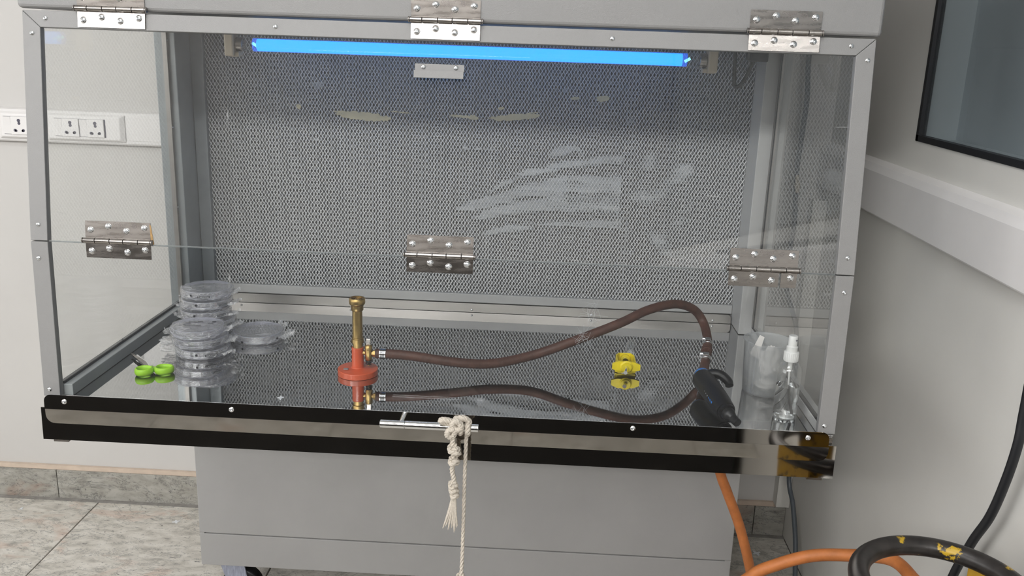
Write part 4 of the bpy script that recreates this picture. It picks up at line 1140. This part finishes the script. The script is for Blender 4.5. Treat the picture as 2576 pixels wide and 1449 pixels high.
MB().tube(op, .0098, 18).build('hose_wall', 'orange', oh, world=True)
i = 4; t = (op[i + 1] - op[i - 1]).normalized(); q = t.to_track_quat('Z', 'X').to_matrix().to_4x4()
cl = thing('hose_clamp', 'steel hose clamp on the orange hose inside the cylinder collar', 'clamp', op[i], group='worm-drive hose clamps')
m = MB().lathe([(.0099, -.0045), (.0110, -.0045), (.0110, .0045), (.0099, .0045)], n=28); m.xf(q); m.build('band', 'screw', cl)
m = MB().box(-.006, .006, .0100, .0160, -.005, .005); m.xf(q @ Matrix.Rotation(1.2, 4, 'Z')); m.build('screw_housing', 'screw', cl, bevel=.001)

kc = thing('power_cable', 'thick black power cable hanging against the side wall behind the cylinder', 'cable', (.885, 0, FZ))
MB().tube(spline([(.886, -2.4, .3575), (.886, -1.2, .3575), (.886, -.42, .3575), (.884, -.24, .3582), (.874, -.155, .3555), (.8635, -.115, .335), (.861, -.090, .26), (.865, -.070, .17), (.870, -.0606, .0777), (.870, -.0604, .0272), (.870, -.048, -.0371), (.870, -.0242, -.1105), (.870, .0167, -.1851), (.868, .06, -.30), (.866, .10, -.50), (.86, .14, -.70), (.84, .19, FZ + .012), (.80, .30, FZ + .0085)], 8), .0072, 14).build('sheath', 'black', kc, world=True)
wc = thing('wall_cable', 'thin dark cable hanging in the gap behind the side glass', 'cable', (.82, 1.03, FZ))
MB().tube(spline([(.797, 1.05, .90), (.7981, 1.03, .5661), (.8059, 1.03, .4598), (.8015, 1.03, .31), (.8024, 1.03, .2589), (.8104, 1.03, .1448), (.8068, 1.03, .0595), (.8093, 1.03, -.0271), (.8314, 1.03, -.0923), (.8507, 1.03, -.1585), (.865, 1.02, -.38), (.8704, 1.0, -.5663), (.876, .955, -.625), (.876, .90, -.69), (.872, .86, -.74), (.86, .80, FZ + .008), (.83, .70, FZ + .007)], 8), .0066, 12).build('sheath', 'greycable', wc, world=True)
MB().tube(spline([(.8016, 1.0225, .270), (.8040, 1.021, .25), (.8065, 1.022, .225)], 5), [.0055] * 5 + [.0065, .0075, .007, .0065, .005, .004], 10).build('tape_tag', 'cream_pl', wc, world=True)

# small scraps
def scrap(name, label, poly, x, y, z, ang):
    m = MB().prism(poly, 0.0006, .0012, 'xy'); m.xf(T(x, y, z) @ Matrix.Rotation(ang, 4, 'Z'))
    me = m.build(name, 'paper'); return tag(me, label, 'paper scrap', 'paper scraps')
pl = [(-.010, -.003), (-.003, -.004), (-.002, -.010), (.003, -.011), (.004, -.003), (.011, -.001), (.010, .003), (.003, .004), (.001, .010), (-.003, .009), (-.003, .003), (-.011, .003)]
scrap('paper_scrap', 'cross-shaped white scrap on the granite floor beside the cabinet', pl, -.8666, .9824, FZ, .4)
scrap('paper_scrap', 'small white scrap on the granite floor near the skirting joint', [(a * .8, b * .8) for a, b in pl[:8]], -1.3412, 1.0089, FZ, 1.0)
scrap('paper_scrap', 'white scrap on the shaded floor behind the orange hose', [(a * 1.2, b * 1.2) for a, b in pl], .80, .98, FZ, 2.0)
scrap('paper_scrap', 'tiny white scrap on the steel worktop before the mesh reflection', [(a * .5, b * .9) for a, b in pl], -.2565, .0452, 0, .2)

# wispy cobweb threads clinging to the hose
m = MB(); rnd = random.Random(4)
for k in range(34):
    c = Vector((.235 + rnd.gauss(0, .010), .222, .070 + rnd.gauss(0, .012))) if k < 18 else Vector((.255 + rnd.gauss(0, .006), .26, .105 + rnd.gauss(0, .012)))
    d = Vector((rnd.gauss(0, .010), rnd.gauss(0, .004), rnd.gauss(0, .010)))
    e_ = Vector((rnd.gauss(0, .003), rnd.gauss(0, .003), rnd.gauss(0, .003)))
    c.y -= .008
    m.tube(spline([c - d, c + e_, c + d], 4), .00013, 4)
cw = m.build('cobweb', 'whiteink', fix=False); tag(cw, 'wispy white cobweb threads clinging to the brown hose', 'cobweb', kind='stuff')
